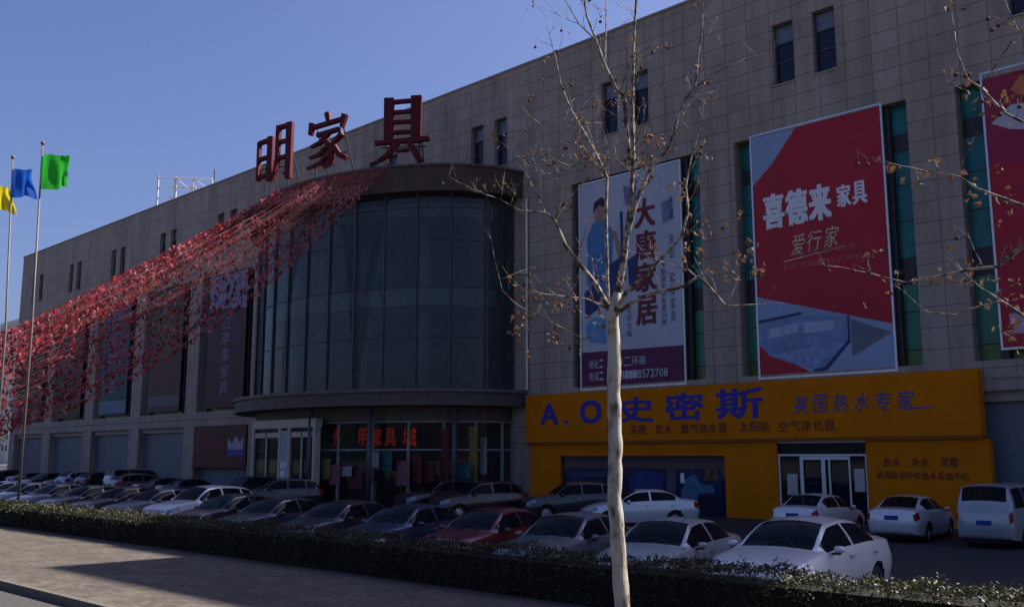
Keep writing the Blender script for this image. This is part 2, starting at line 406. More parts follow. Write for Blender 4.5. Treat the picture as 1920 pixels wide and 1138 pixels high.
b.build('roof_shade_block', M['stone'], store)
# small upper windows
def window_mesh():
    f = MB(); W, H = 1.1, 3.0; t = 0.06
    f.box(-W/2, -W/2 + t, .30, .40, 0, H); f.box(W/2 - t, W/2, .30, .40, 0, H)
    for z in (0, 1.12, 2.06, H - t): f.box(-W/2 + t, W/2 - t, .30, .40, z, z + t)
    return f
for x, k in wins:
    f = window_mesh().build('window', M['mullion'], store); f.location = (x, FY, 20.1)
    p = MB(); p.cur = 0; p.quad((-.49, .36, .06), (.49, .36, .06), (.49, .36, 2.06), (-.49, .36, 2.06))
    p.cur = 1; p.quad((-.49, .36, 2.12), (.49, .36, 2.12), (.49, .36, 2.94), (-.49, .36, 2.94))
    p.build('pane', [M['darkglass'], M['paleglass']], f)
    s = MB(); s.box(-.62, .62, -.06, .30, -.08, -.002); s.build('sill', M['stone_trim'], f)
# glazing of the tall bays
rows = [(6.45, 7.15, 'olive'), (7.15, 9.95, 'teal2'), (9.95, 11.05, 'darkpan'), (11.05, 15.75, 'teal'), (15.75, 16.5, 'darkpan'), (16.5, 17.8, 'teal')]
for k in bays:
    c = BAYC(k); g = MB(); nm = ['olive', 'teal2', 'darkpan', 'teal']
    for z0, z1, mm in rows:
        g.cur = nm.index(mm)
        for i in range(7):
            x0 = c - 4.2 + i * 1.2
            for zz in np.arange(z0, z1 - 0.05, 1.6):
                z2 = min(zz + 1.6, z1)
                g.quad((x0 + .03, FY + .62, zz + .03), (x0 + 1.17, FY + .62, zz + .03), (x0 + 1.17, FY + .62, z2 - .03), (x0 + .03, FY + .62, z2 - .03))
    go = g.build('bay_glazing', [M[n] for n in nm], store)
    fr = MB(); fr.box(c - 4.2, c + 4.2, FY + .64, FY + .74, Z_BAY0, Z_BAY1)
    for dx in (-3.15, 3.15): fr.box(c + dx - .16, c + dx + .16, FY + .30, FY + .61, Z_BAY0, Z_BAY1)
    fr.build('frame', M['darksteel'], go)
# roller shutters
for k in shut:
    c = BAYC(k); s = MB(); s.quad((c - 4.2, FY + .60, -0.02), (c + 4.2, FY + .60, -0.02), (c + 4.2, FY + .60, 5.25), (c - 4.2, FY + .60, 5.25))
    so = s.build('roller_shutter', M['shutter'], store)
    h = MB(); h.box(c - 4.2, c + 4.2, FY + .30, FY + .59, 4.86, 5.246); h.build('shutter_box', M['stone_trim'], so)
# drainpipe beside the drum
b = MB(); b.tube([(-37.6, FY - .12, 6.5), (-37.6, FY - .12, 17.6)], 0.07, 8); b.build('drainpipe', M['whitefr'], store)
# belt mouldings
b = MB(); b.box(XL, -63.0, FY - .08, FY, 5.9, 6.1); b.build('belt_course', M['stone_trim'], store)
b = MB(); b.box(-12.9, XR, FY - .08, FY, 5.75, 5.95); b.build('belt_course', M['stone_trim'], store)

# entrance drum -----------------------------------------------------
CX = -50.2
def ell(a, bb, t): return (CX + a * math.cos(t), FY - bb * math.sin(t))
def arc(a, bb, n, t0=0.0, t1=PI): return [ell(a, bb, t0 + (t1 - t0) * i / n) for i in range(n + 1)]
def slab(a, bb, z0, z1, n=56, inner=None):
    mb = MB(); o = arc(a, bb, n)
    for (x0, y0), (x1, y1) in zip(o, o[1:]):
        mb.quad((x1, y1, z0), (x0, y0, z0), (x0, y0, z1), (x1, y1, z1))
    mb.poly([(x, y, z1) for x, y in o]); mb.poly([(x, y, z0) for x, y in reversed(o)])
    return mb
def rim_t(u, a, bb, z):
    best = None
    for i in range(600):
        t = 0.05 + 2.6 * i / 600; x, y = ell(a, bb, t); d = Vector((x, y, z)) - CC
        uu = 960 + FPX * d.dot(CR) / d.dot(CF)
        if best is None or abs(uu - u) < best[0]: best = (abs(uu - u), t)
    return best[1]
drum_a, drum_b = 11.4, 7.2
up = slab(12.2, 7.9, 17.75, 19.2).build('upper_canopy', M['brown'], store); weld(up)
lp = slab(12.3, 8.02, 19.2, 19.33).build('canopy_coping', M['canopy'], up); weld(lp)
lc = slab(12.4, 8.6, 5.55, 6.28).build('lower_canopy', M['canopy'], store); weld(lc)
le = slab(12.55, 8.75, 6.28, 6.46).build('canopy_edge', mat('canopy_edge_metal', (.11, .095, .095), .5), lc); weld(le)
cg = MB(); NP = 15
pts = arc(drum_a, drum_b, 60)
for (x0, y0), (x1, y1) in zip(pts, pts[1:]): cg.quad((x1, y1, 6.47), (x0, y0, 6.47), (x0, y0, 17.74), (x1, y1, 17.74))
cgo = weld(cg.build('curtain_glass', M['drum'], store, smooth=True))
# even spacing of mullions along the curve
P = arc(drum_a + 0.06, drum_b + 0.06, 400); L = [0]
for p, q in zip(P, P[1:]): L.append(L[-1] + math.dist(p, q))
mu = MB(); mu2 = MB()
for i in range(NP + 1):
    d = L[-1] * i / NP; j = min(range(len(L)), key=lambda k: abs(L[k] - d)); x, y = P[j]
    mu.box(x - .05, x + .05, y - .06, y + .08, 6.47, 17.74)
mu.build('mullions', M['mullion'], cgo)
for z in (9.4, 12.25, 15.0, 16.9):
    mu2 = MB()
    o = arc(drum_a + .03, drum_b + .03, 60)
    for (x0, y0), (x1, y1) in zip(o, o[1:]): mu2.quad((x1, y1, z), (x0, y0, z), (x0, y0, z + .07), (x1, y1, z + .07))
    mu2.build('transom', M['darksteel'], cgo)
# inside the drum: floor rings and slab edges seen through the glass
for z0, z1, s in ((11.35, 12.35, 0.93), (16.6, 17.4, 0.93)):
    weld(slab(drum_a * s, drum_b * s, z0, z1).build('interior_floor_edge', M['pale_int'], store))
b = MB(); b.box(-61.0, -39.4, FY - .5, FY - .3, 6.5, 17.7); b.build('interior_back_wall', M['interior'], store)
for x in (-57, -52.5, -48, -43.5):
    b = MB(); b.tube([(x, FY - 4.2 + abs(x - CX) * .22, 6.5), (x, FY - 4.2 + abs(x - CX) * .22, 17.6)], 0.35, 12); b.build('interior_column', M['pale_int'], store, smooth=True)
# ground floor shopfront below the canopy
sg = MB(); o = arc(11.2, 6.9, 48)
for (x0, y0), (x1, y1) in zip(o, o[1:]): sg.quad((x1, y1, -0.02), (x0, y0, -0.02), (x0, y0, 4.75), (x1, y1, 4.75))
sgo = weld(sg.build('shopfront_glass', M['shopglass'], store, smooth=True))
b = MB(); o = arc(11.3, 7.0, 48)
for (x0, y0), (x1, y1) in zip(o, o[1:]): b.quad((x1, y1, 4.75), (x0, y0, 4.75), (x0, y0, 5.55), (x1, y1, 5.55))
weld(b.build('shopfront_header', M['canopy'], store))
M['shopframe'] = mat('shopfront_frame', (.24, .235, .22), .5)
TT = np.linspace(0.10, PI - 0.10, 14)
for t in TT:
    x, y = ell(11.25, 6.96, t); b = MB(); b.box(x - .06, x + .06, y - .06, y + .06, -0.02, 4.75); b.build('post', M['shopframe'], sgo)
for z in (3.1, 4.66):
    b = MB(); o = arc(11.23, 6.94, 48)
    for (x0, y0), (x1, y1) in zip(o, o[1:]): b.quad((x1, y1, z), (x0, y0, z), (x0, y0, z + .09), (x1, y1, z + .09))
    b.build('glazing_bar', M['shopframe'], sgo)
random.seed(17)
PST = [mat('poster_rose', (.20, .075, .10), .6, var=.4, nscale=4), mat('poster_maroon', (.09, .018, .03), .6, var=.3, nscale=4), mat('poster_pale', (.26, .25, .24), .6, var=.3, nscale=4), mat('poster_teal', (.02, .10, .12), .6, var=.3, nscale=4), mat('poster_ochre', (.25, .17, .06), .6, var=.3, nscale=4)]
for u, z0, z1, hw, c in ((612, 1.5, 2.6, .35, 4), (628, 1.2, 2.3, .5, 0), (648, 1.7, 2.2, .55, 2), (668, 1.0, 2.0, .6, 1), (690, 1.3, 2.0, .5, 0), (700, 2.2, 3.0, .5, 2), (725, 2.0, 3.0, .45, 3), (752, 1.2, 2.5, .6, 0), (778, 1.3, 2.9, .5, 1), (800, 1.0, 2.4, .5, 1), (832, 1.5, 4.3, .35, 1), (860, 1.6, 2.4, .9, 3), (885, 1.5, 4.4, .4, 4), (905, 1.8, 3.8, .3, 2)):
    x, y = ell(11.36, 7.07, rim_t(u, 11.36, 7.07, 2.2)); b = MB(); b.box(x - hw, x + hw, y - .02, y - .005, z0, z1); b.box(x - hw - .03, x + hw + .03, y - .004, y + .01, z0 - .03, z1 + .03); b.build('shop_poster', PST[c], store)
for t in (0.48, 0.98, 1.36):
    x, y = ell(11.7, 7.8, t); b = MB(); b.tube([(x, y, -0.02), (x, y, 5.55)], 0.15, 14); b.build('canopy_column', M['mullion'], store, smooth=True)
b = MB(); b.box(-61.0, -39.8, FY - .28, FY - .12, -0.02, 5.5); b.build('shop_back_wall', M['interior'], store)
# display panels and goods just inside the glass
random.seed(3)
mats = [mat('display_maroon', (.14, .03, .04)), mat('display_pink', (.30, .12, .15)), mat('display_pale', (.5, .5, .48)), mat('display_green', (.03, .10, .07)), mat('display_tan', (.28, .2, .12))]
for i in range(46):
    t = random.uniform(0.15, 2.2); x, y = ell(10.4 - random.uniform(0, 2), 6.0 - random.uniform(0, 2), t); b = MB()
    pick = random.choice([0, 0, 1, 1, 2, 3, 4]); hh = random.choice([.9, 1.2, 1.6, 2.4]); ww = random.uniform(.3, .9)
    b.box(x - ww / 2, x + ww / 2, y, y + .3, 0.0, hh); b.box(x - ww / 2 - .04, x + ww / 2 + .04, y - .03, y + .33, hh + .002, hh + .06)
    b.build('display_panel', mats[pick], store)
b = MB()                           # red lit characters hanging inside the shopfront
M['neon'] = mat('red_led_lettering', (.3, .01, .008), .5, emit=(1.0, 0.05, 0.02, 0.045))
for u, c, hw in ((634, '光', .36), (684, '明', .50), (708, '家', .50), (734, '具', .50), (770, '城', .60)):
    x, y = ell(10.9, 6.6, rim_t(u, 10.9, 6.6, 4.0)); put_text(b, c, x - hw, x + hw, 3.35, 4.35, y - .1, 0.04)
b.build('led_lettering', M['neon'], store)
# entrance porch
pc = MB()
PX0, PX1, PY = -54.0, -47.2, 32.3
pc.box(PX0, PX1, PY, PY + .5, 4.45, 4.95)
for x in (PX0, -51.0, -50.0, PX1 - .22): pc.box(x, x + .22, PY, PY + .4, -.02, 4.45)
po = pc.build('entrance_porch', M['cream'], store)
g = MB(); g.box(PX0 + .23, PX1 - .23, PY + .14, PY + .18, -.02, 4.44); g.build('porch_glass', M['shopglass'], po)
g = MB()
for x in (-52.4, -48.6): g.box(x - .05, x + .05, PY + .04, PY + .13, 0, 4.2)
g.box(-53.7, -51.02, PY + .04, PY + .13, 3.9, 4.2); g.box(-49.7, -47.5, PY + .04, PY + .13, 3.9, 4.2); g.box(-49.7, -47.5, PY + .04, PY + .13, 1.35, 1.5)
g.build('door_frame', M['cream'], po)
g = MB(); g.box(-50.76, -50.02, PY + .02, PY + .1, 1.3, 4.3); g.build('notice_board', mat('porch_notice', (.30, .31, .38)), po)
for z, xa, xb in ((2.1, -50.7, -50.45), (2.1, -50.35, -50.1), (1.6, -50.65, -50.2)): g = MB(); g.box(xa, xb, PY + .0, PY + .018, z, z + .35); g.build('notice_paper', M['white'], po)
# rooftop frame and antenna
pf = thing('rooftop_railing', 'white pipe frame standing on the roof edge beyond the red sign letters', 'railing', (0, 0, 0))
RY = 41.2; q = lambda u, v: at_y(u, v, RY); b = MB()
base = ROOF - 1.0
P0 = q(326, 385); sp = [0.0, 1.7, 3.5]; top = q(326, 332).z; foot = Vector((P0.x, P0.y, base))
def rp(d, z, back=0): return (foot.x + CR.x * d - CF.x * back, foot.y + CR.y * d + CF.y * back + (abs(CF.x) * 0), z)
for d in sp:
    for bk in (0, 1.6): p = MB(); p.tube([rp(d, base, -bk), rp(d, top - .1 * d, -bk)], .075, 6); p.build('post', M['whitefr'], pf)
for bk in (0, 1.6):
    for dz in (.12, 1.1, 2.1): p = MB(); p.tube([rp(0, top - dz, -bk), rp(3.5, top - dz - .1, -bk)], .06, 6); p.build('rail', M['whitefr'], pf)
for a, c in ((0, 1.7), (1.7, 3.5)): p = MB(); p.tube([rp(a, top - .2), rp(c, top - 1.5)], .06, 6); p.build('brace', M['whitefr'], pf)
an = q(401, 345); b = MB(); b.tube([(an.x, RY, base), (an.x, RY, q(401, 318).z)], [.09, .04], 6); b.box(an.x - .3, an.x + .3, RY - .3, RY + .3, base - .01, base + .2)
tag(b.build('antenna', M['darksteel']), 'thin dark antenna mast on the roof right of the white pipe frame', 'antenna')

# ------------------------------------------------------------------ red roof letters
def strokes_mesh(strokes, W, H, dep):
    mb = MB()
    for pts in strokes:
        for (x0, z0, w0), (x1, z1, w1) in zip(pts, pts[1:]):
            d = Vector((x1 - x0, z1 - z0)); l = d.length; d /= l; nrm = Vector((-d.y, d.x)); e = 0.12
            a = Vector((x0, z0)) - d * e * w0; c = Vector((x1, z1)) + d * e * w1
            ps = [a + nrm * w0 * .41, a - nrm * w0 * .41, c - nrm * w1 * .41, c + nrm * w1 * .41]
            off = random.uniform(-.012, .012)
            mb.prism([((p.x / 10 - .5) * W, p.y / 10 * H) for p in ps], -dep / 2 + off, dep / 2 + off)
    return mb
GL = {
 'ming': [[(0.5, 7.4, .9), (0.5, .6, .8)], [(3.7, 8.0, 1.8), (3.7, .4, 1.6)], [(0.6, 7.3, .8), (3.8, 7.7, .9)], [(0.6, 4.3, .8), (3.8, 4.6, .8)], [(0.6, 1.1, .8), (3.8, 1.4, .8)],
          [(5.9, 9.8, 1.3), (5.8, 4.0, 1.2), (4.9, .2, .7)], [(9.1, 10.0, 2.1), (9.1, .4, 1.9)], [(6, 9.6, .9), (9.2, 9.8, .9)], [(6, 6.9, .8), (9.2, 7.1, .8)], [(5.8, 4.1, .8), (9.2, 4.3, .8)], [(9.1, .6, 1.0), (7.7, 1.3, .5)]],
 'jia': [[(4.9, 10, 1.5), (5.3, 8.6, 1.2)], [(1.2, 8.4, 1.5), (.9, 6.5, 1.0)], [(1.0, 7.7, .9), (9.0, 8.6, .9)], [(9.1, 9.2, 1.6), (8.5, 7.1, .8)], [(2.6, 6.2, .9), (7.9, 6.8, .9)],
         [(5.4, 6.4, 1.0), (3.4, 4.8, .9), (1.2, 4.2, .5)], [(4.4, 5.2, 1.1), (6.2, 3.6, 1.4), (6.0, 1.0, 1.4), (4.4, .3, .7)], [(5.6, 4.3, .9), (3.2, 2.6, .8), (.9, 2.2, .5)], [(6.0, 2.9, .9), (3.2, .9, .8), (.4, .3, .5)],
         [(8.6, 5.9, 1.2), (6.4, 4.3, .7)], [(6.4, 4.4, .9), (8.0, 2.2, 1.3), (9.8, 1.3, 1.0)]],
 'ju': [[(2.3, 10, 2.4), (2.3, 3.4, 2.2)], [(7.7, 10.2, 2.6), (7.7, 3.4, 2.4)], [(2.4, 9.6, .7), (7.6, 9.8, .7)], [(2.4, 8.0, .65), (7.6, 8.1, .65)], [(2.4, 6.4, .65), (7.6, 6.5, .65)], [(2.4, 4.8, .65), (7.6, 4.9, .65)],
        [(-.3, 3.2, .8), (10.3, 3.7, .9)], [(3.9, 3.2, 1.5), (2.4, 1.4, 1.0), (.3, .4, .6)], [(6.2, 3.2, 1.1), (7.6, 1.7, 1.6), (8.6, .2, 1.3)], [(3.9, 1.9, .5), (6.3, 2.0, .5)]],
}
def roof_letter(key, x, label, W, H, rz, dz=0.0):
    x, y = ell(11.9, 7.6, rim_t(x, 11.9, 7.6, 19.4))
    e = thing('roof_letter', label, 'sign letter', (x, y, 19.33 + dz), rz, 'red letters of the roof sign')
    strokes_mesh(GL[key], W, H, 0.30).build('letter_body', M['signred'], e, bevel=0.02)
    s = MB()
    for dx in (-.32 * W, .32 * W):
        s.tube([(dx, .3, H * .75), (dx, 2.0, -dz + .0)], .045, 6); s.tube([(dx, .32, 0.35 * H), (dx, .32, -dz)], .05, 6)
    s.tube([(-.45 * W, .32, .28 * H), (.45 * W, .32, .28 * H)], .045, 6)
    s.build('support_strut', M['darksteel'], e)
random.seed(5)
roof_letter('ju', 753, 'red 具 letter on the brown canopy, ladder-like with two thick uprights', 3.0, 3.85, rad(38), .2)
roof_letter('jia', 612, 'red 家 letter on the canopy between the two squarer letters', 2.9, 3.45, rad(22), .6)
roof_letter('ming', 512, 'red 明 letter on the canopy, made of two narrow slatted halves', 2.8, 3.75, rad(20), .95)

# ------------------------------------------------------------------ banners
def banner(label, cx, w_, z0, z1, back, cat='banner', y=FY + .02, frame=True):
    e = thing('wall_banner', label, cat, (cx - w_ / 2, y, z0), 0, 'banners hung in the window bays')
    h = z1 - z0; p = MB(); p.box(0, w_, 0, .08, 0, h); p.build('panel', back, e)
    if frame:
        f = MB(); t = .09
        f.box(-t, 0, -.03, .10, -t, h + t); f.box(w_, w_ + t, -.03, .10, -t, h + t); f.box(0, w_, -.03, .10, h, h + t); f.box(0, w_, -.03, .10, -t, 0)
        f.build('frame', M['steel'], e)
    return e, w_, h
def decal(parent, name, mtl, polys, lift):
    """printed shapes as thin sheets proud of the banner; polys in banner x, z metres"""
    d = MB()
    for p in polys: d.prism(p, -lift, -lift + .003)
    return fix_normals(d.build(name, mtl, parent))
def letters(parent, name, mtl, fn, lift=.012):
    d = MB(); fn(d, -lift); return d.build(name, mtl, parent)
RED = mat('red_print', (.34, .014, .030), .45, var=.08, nscale=.5); RED2 = mat('deep_red_print', (.25, .018, .05), .45, var=.1, nscale=.5)
PALEBLUE = mat('pale_blue_print', (.22, .29, .44), .45, var=.1, nscale=.6); BEDBLUE = mat('bed_blue_print', (.15, .21, .37), .45, var=.22, nscale=1.2)
NAVY = mat('navy_print', (.025, .035, .12), .45); PURPLE = mat('purple_print', (.085, .014, .055), .45, var=.1); GOLD = mat('gold_print', (.50, .40, .30), .45)
PAPER = mat('white_banner_sheet', (.37, .38, .44), .5, var=.08, nscale=.6); MAROON = mat('maroon_print', (.12, .016, .03), .45)
SKIN = mat('skin_tone_print', (.30, .17, .13), .5); LBLUE = mat('jacket_blue_print', (.06, .17, .36), .5, var=.2); BLACKP = mat('black_print', (.02, .02, .03), .5)
# bay B, the red bedroom banner
e, W, H = banner('tall red furniture banner with white title and a blue bed picture', -19.75, 6.3, 6.35, 17.85, RED)
decal(e, 'white_corner', PALEBLUE, [[(0, H), (0, H - 2.4), (1.0, H - 1.55), (2.3, H - .05), (2.3, H)]], .004)
decal(e, 'picture_wedge', PALEBLUE, [[(0, 3.75), (0, 1.45), (2.7, 0), (6.3, 0), (6.3, 1.55), (6.3, 1.9)]], .004)
decal(e, 'picture_bed', BEDBLUE, [[(.1, 2.55), (1.2, 2.75), (4.25, 2.45), (4.3, 1.3), (3.4, .35), (2.6, .2), (.5, .95), (.1, 1.45)]], .008)
decal(e, 'headboard_line', NAVY, [[(0, 2.50), (2.2, 2.72), (2.2, 2.84), (0, 2.64)]], .011)
decal(e, 'bed_outline', NAVY, [[(4.3, 2.45), (4.4, 2.45), (4.4, 1.3), (4.3, 1.3)], [(4.4, 1.3), (3.3, .15), (2.6, .02), (2.6, .2), (3.2, .32), (4.3, 1.4)]], .011)
decal(e, 'bed_pillow', mat('pillow_print', (.30, .36, .50), .5), [[(.5, 1.75), (1.9, 1.95), (2.0, 2.35), (.6, 2.2)], [(2.2, 1.85), (3.7, 1.9), (3.7, 2.3), (2.3, 2.35)]], .0105)
decal(e, 'bed_fold', mat('bed_fold_print', (.19, .25, .42), .5, var=.3), [[(.6, 1.0), (3.9, 1.35), (4.1, 1.2), (2.6, .32)]], .0102)
decal(e, 'bed_shade', mat('print_grey', (.12, .13, .17), .5), [[(4.45, 2.3), (6.25, 1.55), (4.45, .65)]], .0075)
def f(d, y):
    put_row(d, '喜德来', .45, 3.9, H - 4.6, H - 3.0, y, .065, .04)
    put_row(d, '家具', 4.1, 5.55, H - 4.2, H - 3.2, y, .045, .08)
letters(e, 'title_lettering', M['white'], f)
def f(d, y):
    put_row(d, '爱行家', 1.75, 4.2, H - 6.05, H - 5.1, y, -.005, .1, .25, .08)
    d.prism([(1.4, H - 6.3), (4.4, H - 5.98), (4.4, H - 5.95), (1.4, H - 6.24)], y, y + .003)
letters(e, 'script_lettering', GOLD, f)
def f(d, y):
    put_row(d, '品质生活幸福之家', 2.2, 4.9, 5.35, 5.62, y); put_row(d, '全屋定制一站式购物', 1.3, 5.2, 4.85, 5.12, y)
letters(e, 'small_lettering', mat('faint_red_print', (.44, .10, .11), .5), f)
# bay A, the white banner behind the tree
e, W, H = banner('white home banner with maroon column of characters, a figure in blue and a purple foot', -30.35, 6.6, 6.35, 17.6, PAPER)
decal(e, 'purple_foot', PURPLE, [[(0, 0), (W, 0), (W, 1.85), (0, 1.95)]], .004)
def f(d, y): put_column(d, '大唐家居', 3.7, 5.05, 3.0, 9.8, y, .06, .13)
letters(e, 'title_lettering', MAROON, f)
def f(d, y):
    put_column(d, '全屋整装定制家具品牌', 5.3, 5.62, 2.9, 6.6, y); put_column(d, '沙发 床垫 软体家具', 5.85, 6.17, 3.0, 9.6, y); put_column(d, '欢迎光临', 3.1, 3.4, 2.5, 4.2, y)
letters(e, 'small_lettering', NAVY, f)
FW = mat('foot_white_print', (.42, .42, .47), .5)
for wd, a, c, z0, z1 in (('地址：', .5, 1.5, 1.05, 1.5), ('南二环路', 2.35, 4.3, 1.05, 1.5), ('电话：', .5, 1.5, .4, .85), ('0311-8572708', 2.35, 5.6, .38, .8)):
    letters(e, 'address_lettering', FW, lambda d, y: put_row(d, wd, a, c, z0, z1, y, .01))
decal(e, 'figure_jacket', LBLUE, [[(.5, 7.0), (.45, 8.2), (.9, 9.0), (1.7, 9.05), (2.3, 8.3), (2.2, 6.6), (2.6, 5.4), (1.8, 4.8), (.9, 4.9), (.35, 5.8)]], .004)
decal(e, 'top_motif', mat('motif_grey_blue', (.14, .17, .27), .5, var=.3), [[(3.0, H - .6), (3.9, H - .8), (3.8, H - 1.9), (3.1, H - 1.7)], [(5.4, H - 2.0), (6.1, H - 1.8), (6.2, H - 2.9), (5.5, H - 3.1)]], .004)
decal(e, 'side_shape', NAVY, [[(2.75, 9.3), (2.95, 9.3), (3.0, 5.4), (2.8, 5.4)], [(3.2, 6.6), (3.9, 6.9), (3.8, 5.0), (3.3, 4.9)]], .0072)
decal(e, 'figure_dark', NAVY, [[(.25, 5.2), (.3, 3.8), (1.2, 4.2), (1.5, 5.0), (1.0, 5.7)], [(1.9, 6.5), (2.9, 6.9), (3.1, 5.6), (2.3, 4.3), (1.8, 4.9)]], .007)
decal(e, 'figure_cushion', mat('cushion_blue_print', (.10, .24, .46), .5, var=.2), [[(.3, 3.4), (.9, 3.8), (2.0, 3.6), (2.4, 2.9), (1.6, 2.3), (.5, 2.5)]], .007)
decal(e, 'figure_face', SKIN, [[(1.05, 9.0), (1.0, 9.7), (1.4, 10.0), (1.8, 9.7), (1.75, 9.05)]], .007)
decal(e, 'figure_arm', SKIN, [[(2.2, 8.3), (2.5, 8.3), (2.9, 6.9), (2.6, 6.8)]], .007)
decal(e, 'figure_hair', BLACKP, [[(.9, 9.5), (1.0, 10.1), (1.5, 10.35), (1.95, 10.0), (1.95, 9.3), (1.78, 9.7), (1.4, 9.9), (1.05, 9.7)]], .010)
# bay C, right edge
e, W, H = banner('purple to red banner with a pale ribbon near its top at the frame edge', -9.2, 6.3, 6.9, 18.0, RED2)
decal(e, 'lower_red', RED, [[(0, 0), (W, 0), (W, 6.2), (0, 7.4)]], .004)
decal(e, 'pale_ribbon', PAPER, [[(.2, H - 2.1), (1.0, H - 1.5), (2.6, H - 1.7), (4.2, H - .9), (W, H - .7), (W, H - 2.3), (4.0, H - 2.4), (2.6, H - 2.9), (.9, H - 2.5)]], .004)
decal(e, 'ribbon_emblem', mat('orange_print', (.45, .14, .05), .5), [[(1.0, H - .9), (1.4, H - .4), (1.9, H - .6), (1.8, H - 1.1), (1.3, H - 1.2)]], .007)
def f(d, y): put_row(d, '家具广场', 2.6, 5.8, 3.0, 3.8, y, .02); d.prism([(.3, .5), (1.2, .5), (1.2, 1.3), (.3, 1.3)], y, y + .003)
letters(e, 'lettering', mat('pale_pink_print', (.45, .28, .36), .5), f)
# bay 5, purple banner with a white vertical title
e, W, H = banner('maroon banner with pale vertical title left of the glass drum', BAYC(5) + .15, 6.0, 6.7, 17.7, mat('maroon_banner_sheet', (.062, .012, .026), .5, var=.15, nscale=.5), frame=False)
decal(e, 'pale_top', mat('top_blue_print', (.15, .19, .29), .5, var=.2), [[(0, H), (0, H - 2.7), (W, H - 3.1), (W, H)]], .004)
decal(e, 'top_emblem', NAVY, [[(2.4, H - 2.6), (2.9, H - 1.7), (3.3, H - 2.7)], [(3.2, H - 2.2), (4.0, H - .8), (4.4, H - .9), (3.6, H - 2.4)]], .007)
def f(d, y): put_column(d, '红苹果家具', 2.3, 3.7, .9, H - 3.4, y, .005, .2)
letters(e, 'title_lettering', mat('pale_violet_print', (.17, .16, .25), .5), f)
# bay 6
e, W, H = banner('brown sofa banner with a grey strip at its foot, between the maroon and blue banners', BAYC(6) + .1, 6.0, 6.7, 17.7, mat('brown_banner_sheet', (.050, .032, .028), .5, var=.2, nscale=.4), frame=False)
decal(e, 'grey_strip', mat('grey_strip_print', (.09, .09, .105), .5), [[(.1, .5), (5.9, .5), (5.9, 1.4), (.1, 1.4)]], .004)
decal(e, 'red_picture', mat('sofa_red_print', (.075, .016, .018), .5, var=.2), [[(.6, 1.9), (5.2, 1.9), (5.0, 4.0), (3.2, 4.8), (1.0, 4.2)]], .004)
decal(e, 'tan_picture', mat('tan_print', (.065, .05, .036), .5, var=.2), [[(.9, 4.9), (5.0, 5.1), (4.8, 8.0), (1.2, 8.3)]], .004)
# bay 7
e, W, H = banner('blue and teal banner with pale characters and a pale strip at its foot', BAYC(7) + .1, 6.0, 6.7, 17.7, mat('blue_banner_sheet', (.014, .030, .066), .5, var=.15), frame=False)
decal(e, 'teal_foot', mat('teal_print', (.006, .045, .062), .5, var=.2), [[(.0, 1.5), (6, 1.5), (6, 4.6), (0, 4.2)]], .004)
decal(e, 'pale_strip', mat('strip_blue_print', (.10, .14, .22), .5), [[(0, .2), (6, .2), (6, 1.4), (0, 1.4)]], .0045)
def f(d, y):
    put_column(d, '喜临门家', 1.6, 4.4, 4.8, 10.4, y, .01)
    for i in range(5): d.prism([(2.0, 2.2 + i * .42), (3.6, 2.2 + i * .42), (3.6, 2.34 + i * .42), (2.0, 2.34 + i * .42)], y, y + .003)
letters(e, 'title_lettering', mat('pale_blue_lettering', (.13, .15, .24), .5), f)
# bays 8 and 9
for k, lb, cc in ((8, 'dark red banner partly behind the low end of the red bunting', (.045, .012, .012)), (9, 'dark green banner in the last bay before the far building corner', (.02, .03, .026))):
    banner(lb, BAYC(k), 6.0, 6.7, 17.7, mat('dull_banner_sheet', cc, .5, var=.25, nscale=.4), frame=False)
# red panel over the shutter in bay 5
e = thing('shop_panel', 'dark red shop panel with a white and blue badge below the maroon banner', 'sign', (BAYC(5) - 4.15, FY - .12, 1.9))
p = MB(); p.box(0, 8.3, 0, .1, 0, 3.3); p.build('panel', mat('shop_panel_red', (.065, .010, .012), .5, var=.15), e)
decal(e, 'badge', mat('badge_pale', (.26, .27, .33), .5), [[(5.6, 1.0), (7.9, 1.0), (7.9, 2.5), (7.4, 2.0), (6.8, 2.5), (6.2, 1.9), (5.6, 2.4)]], .004)
decal(e, 'badge_blue', M['blue'], [[(5.6, .95), (7.9, .95), (7.9, 1.45), (5.6, 1.45)]], .008)
def f(d, y): put_row(d, '红苹果家具', 1.0, 5.0, 1.2, 2.2, y, .01); put_row(d, '品质家居生活馆', 1.0, 5.2, .5, .85, y)
letters(e, 'lettering', mat('panel_red_lettering', (.19, .035, .03), .5), f)

# ------------------------------------------------------------------ yellow appliance shop front
ys = thing('yellow_shopfront', 'amber yellow shop front with blue characters on its fascia and a white double door', 'shop front', (0, 0, 0))
YF = 39.45
x0, x1 = -37.3, -13.2
b = MB(); b.box(x0, x1, YF, FY - .01, 3.55, 6.12); b.build('fascia', M['yellow'], ys, bevel=.02)
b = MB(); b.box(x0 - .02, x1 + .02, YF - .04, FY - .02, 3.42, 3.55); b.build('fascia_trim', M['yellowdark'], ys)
for a, c in ((-37.1, -34.9), (-24.7, -22.0), (-17.9, -13.0)):
    b = MB(); b.box(a, c, YF + .12, FY - .015, -.02, 3.42); b.build('pier', M['yellow'], ys, bevel=.015)
b = MB(); b.box(-34.898, -24.702, YF + .122, FY - .015, 2.80, 3.42); b.build('window_header', M['yellow'], ys)
sw = MB(); sw.box(-34.9, -24.7, YF + .32, YF + .36, -.02, 2.80); sw.build('shop_window', M['darkglass'], ys)
g = MB(); g.quad((-34.7, YF + .315, .9), (-25.0, YF + .315, .9), (-25.0, YF + .315, 2.2), (-34.7, YF + .315, 2.2)); g.build('window_film', mat('dark_blue_window_film', (.010, .012, .05), .3, var=.5, nscale=1.2), ys)
g = MB()
